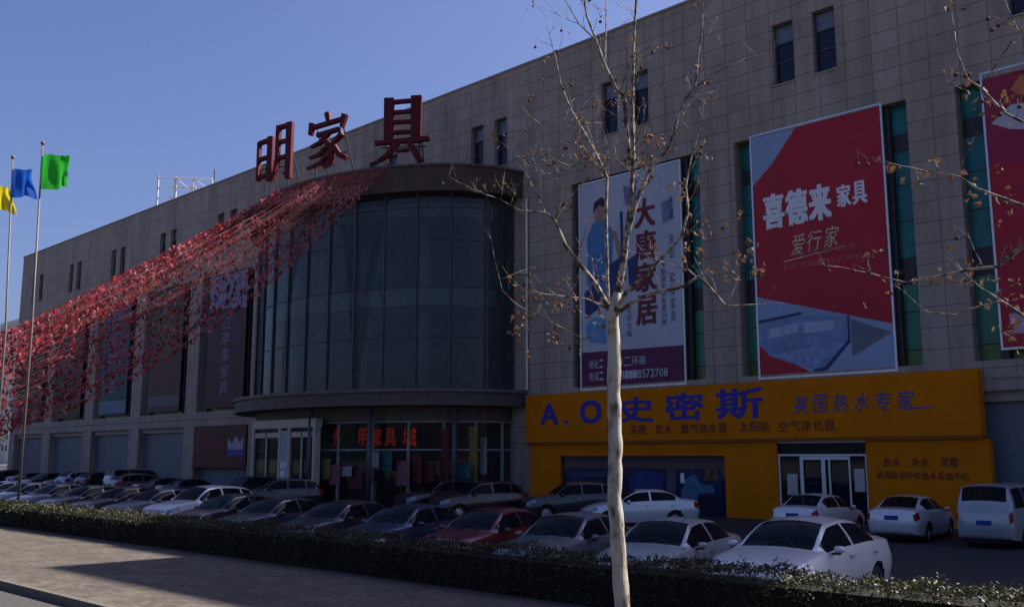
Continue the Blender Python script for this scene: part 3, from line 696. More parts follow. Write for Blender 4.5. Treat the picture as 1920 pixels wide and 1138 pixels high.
for p in ([(-27.2, .2), (-26.6, .25), (-26.3, 1.0), (-25.4, 1.1), (-25.5, 1.4), (-26.2, 1.5), (-26.5, 1.95), (-27.0, 1.7), (-27.3, 1.0)],): g.prism(p, YF + .305, YF + .309)
g.build('window_sticker', mat('blue_sticker', (.05, .12, .22), .4, var=.3), ys)
for pp, mm in (([(-34.4, 1.7), (-31.2, 1.75), (-31.2, 2.0), (-34.4, 1.95)], 'sticker_dim_blue'), ([(-30.4, 1.1), (-28.4, 1.2), (-28.2, 1.9), (-29.6, 2.1), (-30.5, 1.7)], 'sticker_deep_blue'), ([(-28.1, .5), (-27.6, .5), (-27.6, 2.3), (-28.1, 2.3)], 'sticker_grey'), ([(-26.0, 1.6), (-25.2, 1.7), (-25.2, 2.2), (-25.8, 2.25)], 'sticker_brown')):
    g = MB(); g.prism(pp, YF + .306, YF + .310)
    g.build('window_sticker', mat(mm, {'sticker_dim_blue': (.03, .04, .09), 'sticker_deep_blue': (.02, .03, .14), 'sticker_grey': (.06, .065, .08), 'sticker_brown': (.08, .05, .04)}[mm], .5, var=.5, nscale=3), ys)
g = MB(); g.prism([(-27.3, 1.5), (-27.05, 1.5), (-27.1, 2.0), (-27.3, 1.95)], YF + .300, YF + .304); g.build('window_paper', M['white'], ys)
# door
d = MB(); d.box(-22.0, -17.9, FY - .30, FY - .26, -.02, 3.42); do = d.build('entrance_door', M['shopglass'], ys)
d = MB(); dy0, dy1 = FY - .36, FY - .305
for x in (-21.98, -20.95, -19.95, -19.62, -18.72, -17.98): d.box(x, x + .07, dy0, dy1, -.02, 2.78)
for x in (-20.88, -19.86): d.box(x - .02, x + .10, dy0 - .02, dy0, 0, 2.75)
d.box(-22, -17.9, dy0, dy1, 2.78, 2.86); d.box(-22, -17.9, dy0, dy1, 3.34, 3.42); d.box(-20.88, -18.65, dy0 - .01, dy0 - .002, 2.62, 2.77)
d.build('door_frame', M['whitefr'], do)
NOT = mat('door_notice_paper', (.38, .36, .33), .6); VIO = mat('violet_door_poster', (.10, .06, .22), .5, var=.3)
for a, c, z0, z1 in ((-21.6, -21.1, 1.1, 2.0), (-18.5, -18.05, 1.3, 2.25)): d = MB(); d.box(a, c, dy0 + .03, dy1 - .01, z0, z1); d.build('door_notice', NOT, do)
for a, c in ((-20.6, -20.1), (-19.5, -18.85)): d = MB(); d.box(a, c, FY - .22, FY - .2, .3, 2.5); d.build('door_poster', VIO, do)
d = MB(); d.box(-22, -17.9, FY - .08, FY - .02, -.02, 3.4); d.build('interior', M['interior'], do)
def f(d, y):
    put_text(d, 'A', -36.2, -34.85, 4.5, 5.6, y, .07); put_text(d, '.', -34.45, -34.15, 4.5, 4.68, y, .03)
    put_text(d, 'O', -33.35, -31.85, 4.5, 5.65, y, .08); put_text(d, '.', -31.55, -31.3, 4.5, 4.68, y, .03)
    put_text(d, '史', -30.75, -28.55, 4.5, 5.72, y, .06); put_text(d, '密', -27.9, -25.65, 4.5, 5.78, y, .06); put_text(d, '斯', -25.0, -22.5, 4.5, 5.85, y, .06)
lt = MB(); f(lt, YF - .01); lo = lt.build('title_lettering', M['blue'], ys)
lt = MB(); put_row(lt, '美国热水专家', -21.15, -15.6, 4.62, 5.40, YF - .012, .012, .25, .15); lt.prism([(-16.0, 4.62), (-14.9, 4.70), (-14.9, 4.74), (-16.0, 4.70)], YF - .012, YF - .009)
lt.build('slogan_lettering', mat('slogan_blue', (.055, .06, .24), .5), ys)
for wd, a, c in (('热水', -31.6, -30.5), ('采暖', -30.1, -29.0), ('软水', -28.5, -27.5), ('燃气热水器', -27.0, -24.4), ('太阳能', -23.8, -22.2), ('空气净化器', -21.8, -19.1)):
    lt = MB(); put_row(lt, wd, a, c, 3.86, 4.32, YF - .012, .02); lt.build('service_lettering', M['redtext'], ys)
for wd, a, c, z0, z1 in (('热水', -17.2, -16.45, 2.35, 2.70), ('净水', -16.05, -15.3, 2.35, 2.70), ('采暖', -14.9, -14.15, 2.35, 2.70), ('商用家用中央热水系统中心', -17.5, -13.8, 1.85, 2.15)):
    lt = MB(); put_row(lt, wd, a, c, z0, z1, YF + .105, .02); lt.build('pier_lettering', M['redtext'], ys)

# ------------------------------------------------------------------ cars
def pchip(xs, ys, x):
    h = np.diff(xs); d = np.diff(ys) / h; mm = np.zeros(len(xs))
    for i in range(1, len(xs) - 1):
        if d[i - 1] * d[i] > 0: mm[i] = 2 / (1 / d[i - 1] + 1 / d[i])
    mm[0] = d[0]; mm[-1] = d[-1]
    i = min(max(np.searchsorted(xs, x) - 1, 0), len(xs) - 2); t = (x - xs[i]) / h[i]
    return (2*t**3 - 3*t**2 + 1) * ys[i] + (t**3 - 2*t*t + t) * h[i] * mm[i] + (-2*t**3 + 3*t*t) * ys[i+1] + (t**3 - t*t) * h[i] * mm[i+1]
# station: x, sill half-width, sill z, widest half-width, widest z, belt half-width, belt z, rail half-width, rail z, centre top z
SEDAN = dict(keys=[
 (0.00, .55, .30, .66, .46, .62, .62, .48, .655, .67), (0.12, .70, .22, .79, .48, .73, .68, .55, .715, .735), (0.45, .80, .20, .87, .52, .80, .80, .60, .845, .865),
 (1.05, .83, .19, .895, .56, .83, .905, .66, .955, .98), (1.32, .84, .19, .90, .58, .845, .935, .70, .985, 1.02), (1.70, .84, .19, .90, .60, .855, .95, .655, 1.20, 1.255),
 (2.10, .84, .19, .90, .60, .86, .965, .585, 1.375, 1.435), (2.70, .84, .19, .90, .62, .865, .98, .575, 1.42, 1.48), (3.25, .84, .20, .90, .64, .86, 1.0, .565, 1.385, 1.445),
 (3.65, .84, .21, .895, .66, .845, 1.01, .60, 1.23, 1.29), (4.02, .82, .22, .885, .68, .81, 1.02, .62, 1.075, 1.105), (4.40, .76, .25, .84, .66, .77, .99, .60, 1.055, 1.085),
 (4.56, .66, .32, .76, .62, .72, .93, .55, 1.01, 1.04), (4.62, .56, .40, .68, .60, .64, .86, .48, .93, .95)],
 cowl=1.32, rf=2.08, rr=3.27, deck=4.0, doors=[(1.50, 2.55), (2.63, 3.62)], wheels=(.88, 3.58), wr=.315, lamps=(.02, .42), tails=(4.36, 4.60), mirror=(1.68, .96), L=4.62)
SUV = dict(keys=[
 (0.00, .58, .36, .70, .56, .66, .80, .52, .84, .86), (0.12, .72, .28, .82, .58, .76, .88, .58, .91, .93), (0.45, .82, .26, .89, .62, .83, .98, .62, 1.02, 1.04),
 (1.00, .85, .25, .91, .66, .85, 1.05, .68, 1.10, 1.12), (1.25, .85, .25, .915, .68, .86, 1.07, .71, 1.12, 1.15), (1.60, .85, .25, .915, .70, .87, 1.08, .67, 1.36, 1.41),
 (1.95, .85, .25, .915, .70, .875, 1.09, .62, 1.56, 1.62), (2.60, .85, .25, .915, .72, .88, 1.10, .61, 1.62, 1.68), (3.50, .85, .26, .915, .74, .875, 1.12, .60, 1.58, 1.64),
 (3.95, .85, .27, .91, .76, .86, 1.13, .62, 1.45, 1.50), (4.20, .82, .30, .89, .76, .83, 1.12, .66, 1.18, 1.20), (4.32, .74, .34, .84, .72, .79, 1.05, .62, 1.09, 1.11),
 (4.40, .64, .42, .74, .68, .72, .95, .52, 1.0, 1.02)],
 cowl=1.25, rf=1.93, rr=3.60, deck=4.17, doors=[(1.42, 2.45), (2.53, 3.40), (3.47, 3.92)], wheels=(.86, 3.42), wr=.35, lamps=(.02, .42), tails=(4.02, 4.36), mirror=(1.58, 1.09), L=4.4)
VAN = dict(keys=[
 (0.00, .58, .34, .70, .54, .68, .80, .55, .84, .86), (0.10, .70, .27, .79, .56, .75, .92, .60, .95, .97), (0.40, .78, .25, .83, .62, .79, 1.08, .64, 1.13, 1.16),
 (0.60, .80, .24, .84, .64, .80, 1.11, .68, 1.19, 1.22), (0.95, .81, .24, .845, .66, .815, 1.12, .69, 1.52, 1.57), (1.30, .81, .24, .845, .68, .82, 1.13, .67, 1.80, 1.86),
 (2.00, .81, .24, .845, .70, .82, 1.14, .67, 1.88, 1.94), (3.60, .81, .24, .845, .72, .82, 1.14, .67, 1.88, 1.94), (4.12, .81, .26, .84, .72, .815, 1.14, .67, 1.82, 1.87),
 (4.26, .80, .28, .835, .72, .81, 1.14, .68, 1.68, 1.72), (4.36, .78, .30, .82, .70, .795, 1.13, .70, 1.22, 1.25), (4.42, .74, .34, .79, .68, .76, 1.10, .66, 1.14, 1.16), (4.46, .66, .40, .72, .64, .70, 1.0, .58, 1.05, 1.07)],
 cowl=.62, rf=1.28, rr=4.13, deck=4.35, doors=[(.80, 1.75), (1.83, 2.95), (3.03, 4.05)], wheels=(.70, 3.30), wr=.30, lamps=(.02, .40), tails=(4.34, 4.45), mirror=(1.0, 1.15), L=4.46)
TLO, THI = 0.10, 0.90              # side glass between belt and rail
def car_parts(S):
    K = np.array(S['keys'], float); X = K[:, 0]
    marks = {S['cowl'] + .03, S['rf'], S['rr'], S['deck'] - .03, *S['lamps'], *S['tails']}
    for a, c in S['doors']: marks |= {a, c}
    xs = [X[0]]
    for x in sorted(set(list(X) + list(marks)))[1:]:
        n = max(1, int(math.ceil((x - xs[-1]) / 0.05))); x_ = xs[-1]
        xs += [x_ + (x - x_) * (i + 1) / n for i in range(n)]
    def section(x):
        p = [pchip(X, K[:, j], x) for j in range(1, 10)]
        sw_, sz, ww, wz, bw_, bz, rw, rz_, tz = p
        pts = [(0, sz)]
        for t in (0, .17, .33, .5, .66, .83, 1): pts.append((sw_ + (ww - sw_) * math.sin(t * PI / 2), sz + (wz - sz) * t))
        for t in (.15, .3, .5, .75, 1): pts.append((ww + (bw_ - ww) * (1 - math.cos(t * PI / 2)), wz + (bz - wz) * t))
        for t in (TLO, .37, .63, THI, 1):
            pts.append((bw_ + (rw - bw_) * t + .025 * math.sin(PI * t), bz + (rz_ - bz) * t))
        for t in (.07, .25, .5, .75, 1): pts.append((rw * (1 - t), rz_ + (tz - rz_) * (1 - (1 - t) ** 2)))
        return pts
    secs = [section(x) for x in xs]; NPt = len(secs[0])
    # point indices: 0 bottom, 1-7 sill..widest, 8-12 ..belt (12), 13-16 side glass, 17 rail, 18 start of screen, 18..22 centre
    reg = {n: MB() for n in ('body', 'windscreen', 'rear_window', 'headlight', 'taillight')}
    side = [MB() for _ in S['doors']]
    sides = {-1: [MB() for _ in S['doors']], 1: [MB() for _ in S['doors']]}
    hl = {-1: MB(), 1: MB()}; tl = {-1: MB(), 1: MB()}
    RW = S['wr'] + .05
    def pt(i, j, s):
        x, z = xs[i], secs[i][j][1]
        if j <= 11:
            for wx in S['wheels']:
                d = math.hypot(x - wx, z - S['wr'])
                if abs(d - RW) < .036 and d > 0: k = RW / d; x, z = wx + (x - wx) * k, S['wr'] + (z - S['wr']) * k
        return (x, s * secs[i][j][0], z)
    for i in range(len(xs) - 1):
        xm = (xs[i] + xs[i + 1]) / 2
        for j in range(NPt - 1):
            for s in (-1, 1):
                tgt = reg['body']
                zc = (secs[i][j][1] + secs[i][j + 1][1]) / 2
                if j >= 18:
                    if S['cowl'] + .03 < xm < S['rf']: tgt = reg['windscreen']
                    elif S['rr'] < xm < S['deck'] - .03: tgt = reg['rear_window']
                elif 13 <= j <= 15:
                    for q_, (a, c) in enumerate(S['doors']):
                        if a < xm < c and secs[i][17][1] - secs[i][12][1] > .10: tgt = sides[s][q_]
                elif 9 <= j <= 11:
                    if S['lamps'][0] < xm < S['lamps'][1] and j >= 10: tgt = hl[s]
                    if S['tails'][0] < xm < S['tails'][1] and j >= 9: tgt = tl[s]
                if tgt is reg['body'] and j <= 11:      # wheel openings
                    if any((xm - wx) ** 2 + (zc - S['wr']) ** 2 < (S['wr'] + .05) ** 2 for wx in S['wheels']): continue
                a, b_, c, d = pt(i, j, s), pt(i + 1, j, s), pt(i + 1, j + 1, s), pt(i, j + 1, s)
                tgt.quad(*((a, b_, c, d) if s > 0 else (d, c, b_, a)))
    for i in (0, len(xs) - 1):                         # end caps
        ring = [pt(i, j, 1) for j in range(NPt)] + [pt(i, j, -1) for j in range(NPt - 2, 0, -1)]
        reg['body'].poly(ring)
    return reg, sides, hl, tl
def wheel_meshes(r, wdt=.19):
    t = MB(); t.lathe([(r * .62, -wdt / 2), (r * .9, -wdt / 2), (r, -wdt / 2 + .04), (r, wdt / 2 - .04), (r * .9, wdt / 2), (r * .62, wdt / 2)], 24, 'Y')
    q_ = MB(); q_.lathe([(r * .64, -wdt / 2 + .02), (r * .60, -wdt / 2 + .03), (r * .56, -wdt / 2 + .06), (0.001, -wdt / 2 + .05)], 24, 'Y')
    q_.lathe([(r * .64, wdt / 2 - .02), (r * .60, wdt / 2 - .03), (r * .56, wdt / 2 - .06), (0.001, wdt / 2 - .05)], 24, 'Y')
    for k in range(5):
        a = 2 * PI * k / 5
        for s in (-1, 1):
            mt_ = Matrix.Rotation(a, 4, 'Y') @ Matrix.Translation((r * .31, s * (wdt / 2 - .03), 0)); q_.obox(mt_, r * .55, .03, r * .13)
    return t, q_
PAINTSLOT = mat('car_paint_default', (.5, .5, .5), .3)
def car_proto(kind, S):
    e = bpy.data.objects.new(kind, None); e.empty_display_size = .3; link(e)
    reg, sides, hl, tl = car_parts(S)
    body = weld(reg['body'].build('body', PAINTSLOT, e, smooth=True))
    body.material_slots[0].link = 'OBJECT'; body.material_slots[0].material = PAINTSLOT
    em = body.modifiers.new('edges', 'EDGE_SPLIT'); em.split_angle = rad(38)
    weld(reg['windscreen'].build('windscreen', M['carglass'], e, smooth=True)); weld(reg['rear_window'].build('rear_window', M['carglass'], e, smooth=True))
    for s in (-1, 1):
        for mb in sides[s]:
            if mb.f: weld(mb.build('side_window', M['carglass'], e, smooth=True))
        if hl[s].f: weld(hl[s].build('headlight', M['headlamp'], e, smooth=True))
        if tl[s].f: weld(tl[s].build('taillight', M['tail'], e, smooth=True))
    L_ = S['L']
    u = MB()
    for wx in S['wheels']: u.box(wx - S['wr'] - .05, wx + S['wr'] + .05, -.62, .62, .22, S['wr'] * 2 + .06)
    u.box(.3, L_ - .3, -.68, .68, .17, .30); u.build('underbody', M['blackplastic'], e)
    t, r = wheel_meshes(S['wr'])
    for wx in S['wheels']:
        for s in (-1, 1):
            wo = t.build('wheel', M['rubber'], e, smooth=True); wo.location = (wx, s * .76, S['wr'] - .02)
            r.build('rim', M['rim'], wo)
    bz = S['mirror'][1] - .02                            # seats, dashboard and wipers
    x1 = S['doors'][0][0] + .75; x2 = S['doors'][1][0] + .55
    for x in (x1, x2):
        for s in (-1, 1):
            q_ = MB(); q_.box(x, x + .16, s * .37 - .23, s * .37 + .23, .45, bz + .16); q_.box(x + .03, x + .13, s * .37 - .12, s * .37 + .12, bz + .17, bz + .33); q_.build('seat', M['trimcloth'], e, bevel=.03)
    q_ = MB(); q_.box(S['cowl'] + .10, S['cowl'] + .45, -.70, .70, .6, bz - .03); q_.build('dashboard', M['blackplastic'], e)
    q_ = MB(); q_.box(.6, L_ - .5, -.70, .70, .31, .44); q_.build('cabin_floor', M['blackplastic'], e)
    zc = pchip(np.array(S['keys'])[:, 0], np.array(S['keys'])[:, 9], S['cowl'] + .05)
    for s in (-1, 1):
        q_ = MB(); q_.tube([(S['cowl'] + .02, s * .38, zc + .0), (S['cowl'] + .16, s * .02 - .1, zc + .085)], .012, 4); q_.build('wiper', M['blackplastic'], e)
    mx, mz = S['mirror']
    for s in (-1, 1):
        mb = MB(); n = 10
        prof = [(0.001, -.085), (.04, -.08), (.06, -.04), (.06, .04), (.04, .08), (.001, .085)]
        mb.lathe(prof, n, 'Y', (0, 0, 0)); mo = mb.build('wing_mirror', PAINTSLOT, e, smooth=True)
        mo.location = (mx, s * .985, mz + .05); mo.material_slots[0].link = 'OBJECT'; mo.material_slots[0].material = PAINTSLOT
        st = MB(); st.box(-.03, .03, -.12 if s > 0 else -.02, .02 if s > 0 else .12, -.09, -.055); st.build('mirror_arm', M['blackplastic'], mo)
    for nm, x, z, d in (('licence_plate', -.012, .42, 1), ('licence_plate', L_ + .012, .78 if kind != 'sedan' else .80, -1)):
        pb = MB(); pb.box(-.01, .01, -.22, .22, -.07, .07); p_ = pb.build(nm, M['plate'], e); p_.location = (x, 0, z)
    gb = MB(); gz = S['keys'][0][4]; gb.box(-.008, .06, -.42, .42, gz - .02, gz + .10); gb.box(.0, .08, -.50, .50, gz - .20, gz - .10); gb.build('grille', M['blackplastic'], e)
    for s in (-1, 1):
        for a, c in S['doors'][:2]:
            hb = MB(); hb.box(c - .22, c - .04, min(s * .87, s * .925), max(s * .87, s * .925), S['mirror'][1] - .13, S['mirror'][1] - .10)
            hb.build('door_handle', M['steel'], e)
    return e
PROTO = {'sedan': car_proto('sedan', SEDAN), 'suv': car_proto('suv', SUV), 'van': car_proto('van', VAN)}
_first = {k: True for k in PROTO}
def copy_tree(o, parent=None):
    c = o.copy(); COL.objects.link(c); c.parent = parent
    for ch in list(o.children): copy_tree(ch, c)
    return c
PAINT = {}
def park(kind, x, y, heading, col, label, group, metal=.25, scale=1.0):
    """x, y is the middle of the car; heading in degrees is where the nose points (0 = +x)"""
    key = (col, metal)
    if key not in PAINT: PAINT[key] = paint('car_paint', col, metal)
    todo.append((kind, x, y, heading, PAINT[key], label, group, scale))
todo = []
ROW1 = 'cars parked nose to the hedge'; ROW2 = 'cars parked along the store front'
WHITE = (.56, .57, .60); SILVER = (.30, .315, .34); GREY = (.10, .115, .14); DARK = (.018, .020, .026); NAVYC = (.020, .028, .075); REDC = (.11, .008, .012); BROWNC = (.045, .024, .02); PINK = (.16, .09, .11)
H1 = -79
def row1(x, y, kind, col, label, h=H1, metal=.25, scale=1.0): # x, y: where the windscreen meets the roof
    S = {'sedan': SEDAN, 'suv': SUV, 'van': VAN}[kind]; off = S['L'] / 2 - S['rf']; a = rad(h)
    park(kind, x - off * math.cos(a), y - off * math.sin(a), h, col, label, ROW1, metal, scale)
row1(-9.35, 17.35, 'sedan', WHITE, 'white sedan parked nose to hedge, nearest to the open lane at right', -87, scale=1.08)
row1(-12.1, 17.0, 'sedan', SILVER, 'silver sedan parked just right of the bare tree trunk')
row1(-14.85, 17.0, 'sedan', GREY, 'grey sedan half behind the bare tree trunk, left side of it')
row1(-17.7, 17.2, 'sedan', REDC, 'dark red sedan parked behind the hedge next to a grey one')
row1(-20.9, 17.2, 'sedan', NAVYC, 'dark blue sedan parked between the red sedan and black cars')
row1(-24.1, 17.3, 'sedan', DARK, 'black sedan two places left of the red sedan')
row1(-27.6, 17.3, 'sedan', (.03, .035, .05), 'charcoal sedan right of the white hatchback in the hedge row')
row1(-31.2, 17.7, 'sedan', DARK, 'black sedan beside the white hatchback, its right neighbour')
row1(-35.0, 18.7, 'suv', WHITE, 'white hatchback in the hedge row among dark cars', H1)
row1(-38.9, 18.8, 'sedan', GREY, 'dull grey sedan just left of the white hatchback')
row1(-42.2, 18.8, 'sedan', DARK, 'black sedan left of the dull grey sedan in hedge row')
row1(-45.8, 18.8, 'sedan', (.05, .055, .06), 'dark grey sedan near the foot of the green flag pole')
row1(-49.6, 18.8, 'sedan', (.12, .13, .15), 'grey sedan just right of the green flag pole')
row1(-53.4, 18.8, 'sedan', (.20, .21, .24), 'blue grey sedan directly behind the green flag pole')
row1(-57.2, 18.9, 'sedan', SILVER, 'silver sedan at the left picture edge in the hedge row')
# along the store front
park('van', -10.75, 33.7, 92, SILVER, 'silver minivan with its flat tail towards the lane', ROW2)
park('sedan', -13.85, 34.0, 96, WHITE, 'white sedan tail out between minivan and shop door, blue plate', ROW2)
park('sedan', -16.75, 33.0, 94, WHITE, 'white sedan parked tail out in front of the white double door', ROW2)
park('sedan', -24.3, 32.4, 230, WHITE, 'white sedan seen from its side below the yellow shop window', ROW2)
park('suv', -28.8, 33.4, 236, (.035, .04, .05), 'charcoal hatchback standing left of the tree trunk by the yellow pier', ROW2)
park('suv', -32.2, 31.0, 250, BROWNC, 'brown car with dull panels right of the drum columns', ROW2)
park('suv', -36.0, 32.0, 258, DARK, 'black car in front of the right end of the drum', ROW2)
park('suv', -44.6, 28.4, 250, (.016, .018, .03), 'black car in front of the red lit letters', ROW2)
xs_ = [-51.5, -57.5, -61.5, -65.2, -68.9, -72.4, -76.4, -80.2, -84.3, -88.6, -92.7, -97.2, -101.5, -106.0, -111.0]
cl_ = [(DARK, 'suv'), (NAVYC, 'sedan'), (DARK, 'sedan'), (PINK, 'suv'), (DARK, 'sedan'), ((.16, .17, .2), 'van'), (DARK, 'suv'), ((.22, .24, .3), 'suv'), (GREY, 'sedan'), (DARK, 'sedan'), (PINK, 'sedan'), (DARK, 'suv'), (NAVYC, 'suv'), (GREY, 'sedan'), (SILVER, 'sedan')]
lb_ = ['black car before the cream framed porch', 'navy sedan just left of the cream framed porch', 'black sedan near the left end of the drum', 'dusky pink car in front of the dark red shop panel', 'black sedan left of the dusky pink car by the red panel', 'grey minivan in front of shutter below the brown banner', 'black car left of the grey minivan', 'blue grey car between dark cars by the middle shutter', 'grey sedan by the shutter below the blue banner', 'black sedan left of the grey sedan under the blue banner', 'dusky pink sedan beside far shutters', 'black car left of the dusky pink sedan by far shutters', 'navy car near the far end of the store', 'grey sedan at the far end by last shutter', 'silver sedan near the far building corner']
for x, (c, k), l in zip(xs_, cl_, lb_): park(k, x, 33.4 + random.uniform(-.4, .4) - (2.6 if x > -66 else 0), 90 + random.uniform(-6, 10) + (180 if random.random() < .3 else 0), c, l, ROW2)
for kind, x, y, h, pm, label, group, sc in todo:
    o = PROTO[kind] if _first[kind] else copy_tree(PROTO[kind])
    _first[kind] = False
    half = {'sedan': SEDAN, 'suv': SUV, 'van': VAN}[kind]['L'] / 2; a = rad(h)
    o.name = {'sedan': 'parked_sedan', 'suv': 'parked_hatchback', 'van': 'parked_minivan'}[kind]
    half *= sc
    o.location = (x + half * math.cos(a), y + half * math.sin(a), -.02); o.rotation_euler = (0, 0, a + PI)
    o.scale = (sc, sc, sc)
    tag(o, label, 'car' if kind != 'van' else 'minivan', group)
    for ch in o.children:
        if ch.name.split('.')[0] in ('body', 'wing_mirror'):
            ch.material_slots[0].link = 'OBJECT'; ch.material_slots[0].material = pm

# ------------------------------------------------------------------ flag poles and flags
def flag_mat(name, c): return mat(name, c, .6, var=.12, nscale=2.0, trans=.45)
FPY = 15.65
def flag_pole(u_top, v_top, u_base, label):
    t = at_y(u_top, v_top, FPY); x = at_y(u_base, 915, FPY).x
    e = thing('flag_pole', label, 'flag pole', (x, FPY, -.02), 0, 'flag poles behind the hedge')
    p = MB(); p.tube([(0, 0, 0), (0, 0, t.z * .5), (t.x - x, 0, t.z)], [.062, .05, .036], 10); p.build('pole', M['polemetal'], e, smooth=True)
    p = MB(); p.lathe([(.001, .0), (.07, .03), (.1, .1), (.07, .17), (.001, .2)], 12, 'Z', (t.x - x, 0, t.z)); p.build('finial', M['polemetal'], e, smooth=True)
    p = MB(); p.box(-.18, .18, -.18, .18, 0, .12); p.build('base', M['steel'], e)
    return Vector((t.x, FPY, t.z)), x
FD = Vector((.80, .60)).normalized()
def flag(name, label, mtl, px, ztop, wd, ht, droop, ph):
    mb = MB(); nx, nz_ = 18, 14
    def P_(i, j):
        a = i / nx; c = j / nz_
        x = px + .05 + wd * a * (1 - .10 * a) + .03 * math.sin(7 * c + ph) * a
        y = FPY + .26 * a ** .8 * math.sin(6.3 * a + 2.2 * c + ph) + .09 * math.sin(13 * a - 4 * c + ph) * a
        z = ztop - ht * c - droop * a * a * (1 - .5 * c) + .05 * math.sin(9 * a + ph) * a
        q_ = Vector((x - px, y - FPY)); return (px + q_.x * FD.x + q_.y * FD.y, FPY + q_.x * FD.y - q_.y * FD.x, z)
    for i in range(nx):
        for j in range(nz_): mb.quad(P_(i, j), P_(i, j + 1), P_(i + 1, j + 1), P_(i + 1, j))
    o = weld(mb.build(name, mtl, None, smooth=True)); return tag(o, label, 'flag', 'plain flags on the poles')
tg, xg = flag_pole(80, 272, 36, 'slim steel flag pole carrying the green flag')
tb, xb_ = flag_pole(24, 298, -14, 'slim steel flag pole carrying the blue flag')
ty, xy = flag_pole(-18, 330, -52, 'slim steel flag pole of the yellow flag at the frame edge')
flag('flag', 'plain bright green flag flying to the right, highest on its pole', flag_mat('green_flag_cloth', (.03, .42, .035)), at_y(77, 300, FPY).x, at_y(78, 291, FPY).z, 1.62, 1.62, .05, .4)
flag('flag', 'plain royal blue flag between the green and the yellow flag', flag_mat('blue_flag_cloth', (.015, .10, .50)), at_y(22, 330, FPY).x, at_y(22, 318, FPY).z, 1.32, 1.42, .10, 1.7)
flag('flag', 'plain yellow flag half cut by the frame edge', flag_mat('yellow_flag_cloth', (.60, .52, .02)), at_y(-20, 360, FPY).x, at_y(-20, 348, FPY).z, 1.45, 1.3, .35, 2.6)

# ------------------------------------------------------------------ red pennant bunting
random.seed(21)
ends_hi = at_y(-60, 660, 22.5); ends_lo = at_y(-60, 826, 15.55)
pa = thing('bunting_post', 'tall post holding the far ends of the red bunting', 'post', (ends_hi.x, 22.5, -.02)); p = MB(); p.tube([(0, 0, 0), (0, 0, ends_hi.z + .6)], .09, 8); p.build('pole', M['steel'], pa)
pb_ = thing('bunting_post', 'shorter post holding the lower red bunting strings', 'post', (ends_lo.x, 15.55, -.02)); p = MB(); p.tube([(0, 0, 0), (0, 0, 9.4)], .09, 8); p.build('pole', M['steel'], pb_)
NS = 44
for s in range(NS):
    a = s / (NS - 1)
    x = -42.9 - 8.2 * (1 - a) ** 1.1; t = math.acos((x - CX) / 12.3); y = FY - 8.03 * math.sin(t)
    A = Vector((x, y, 19.2))
    if s < 16: B = Vector((ends_hi.x, 22.5, ends_hi.z - .21 * s + .2))
    else: B = Vector((ends_lo.x, 15.55, ends_lo.z + 4.9 * (1 - (s - 16) / (NS - 17)) ** 1.1))
    sag = 0.35 + 2.3 * a ** 2.2 + random.uniform(-.2, .2); Ln = (B - A).length
    pos = lambda q_: A.lerp(B, q_) - Vector((0, 0, sag * 4 * q_ * (1 - q_)))
    lab = 'strings of red pennants slanting down from the canopy'
    e = thing('pennant_string', 'string of red pennants sloping from the canopy rim to the far left', 'bunting', A, 0, lab)
    r = MB(); r.tube([pos(i / 24) - A for i in range(25)], .012, 4); r.build('rope', M['rope'], e)
    mb = MB(); n = int(Ln / .145)
    for i in range(n):
        if math.sin(i * .23 + s * 2.1) + random.gauss(0, .7) < -1.35: continue
        q_ = (i + random.uniform(.1, .9)) / n; p0 = pos(q_) - A + Vector((random.gauss(0, .05), random.gauss(0, .07), random.gauss(-.02, .06))); d = (pos(min(q_ + .004, 1)) - pos(q_)).normalized()
        wv = random.uniform(.05, .11); hh = random.uniform(.12, .27)
        sw_ = random.uniform(-1.0, 1.0); out = Vector((random.uniform(-.7, .9), random.uniform(-.8, .8), 0)) * hh
        a0 = p0 - d * wv; a1 = p0 + d * wv; mid = p0 + Vector((0, 0, -hh * .55)) + out * .6; tip = p0 + Vector((0, 0, -hh)) + out * .8 + d * sw_ * .1
        mb.raw([a0, a1, mid + d * wv * .55, tip, mid - d * wv * .55], [(0, 1, 2, 4), (4, 2, 3)])
    tag(mb.build('pennants', M['pennant'], e), kind='stuff')

# ------------------------------------------------------------------ hedge
rng = np.random.default_rng(4)
def leaf_quads(P, size, up=0.3, seed=1):
    n = len(P); r = np.random.default_rng(seed)
    a = r.normal(size=(n, 3)); a /= np.linalg.norm(a, axis=1)[:, None]
    c = r.normal(size=(n, 3)); c[:, 2] += up; c = np.cross(a, c); c /= np.maximum(np.linalg.norm(c, axis=1)[:, None], 1e-6)
    s = size * r.uniform(.6, 1.3, size=(n, 1))
    v = np.empty((n, 4, 3)); v[:, 0] = P - a * s; v[:, 1] = P + c * s * .45; v[:, 2] = P + a * s; v[:, 3] = P - c * s * .45
    return v.reshape(-1, 3)
def quads_mesh(name, verts, mtl, parent=None):
    n = len(verts) // 4; me = bpy.data.meshes.new(name)
    me.vertices.add(len(verts)); me.vertices.foreach_set('co', verts.astype(np.float32).ravel())
    me.loops.add(n * 4); me.loops.foreach_set('vertex_index', np.arange(n * 4, dtype=np.int32))
    me.polygons.add(n); me.polygons.foreach_set('loop_start', np.arange(0, n * 4, 4, dtype=np.int32)); me.polygons.foreach_set('loop_total', np.full(n, 4, np.int32))
    me.materials.append(mtl); me.update(calc_edges=True); me.validate()
    o = bpy.data.objects.new(name, me); return link(o, parent)
HY0, HY1, HT = 14.22, 15.30, 0.84
def bumps(x, ph): return .040 * np.sin(x * 1.3 + ph) + .035 * np.sin(x * 3.1 + 2 * ph) + .035 * np.sin(x * 7.7 + ph * 3) + .03 * np.sin(x * 17.3 + ph)
he = thing('hedge', 'clipped evergreen hedge running between pavement and car park', 'hedge', (-20, 14.7, 0))
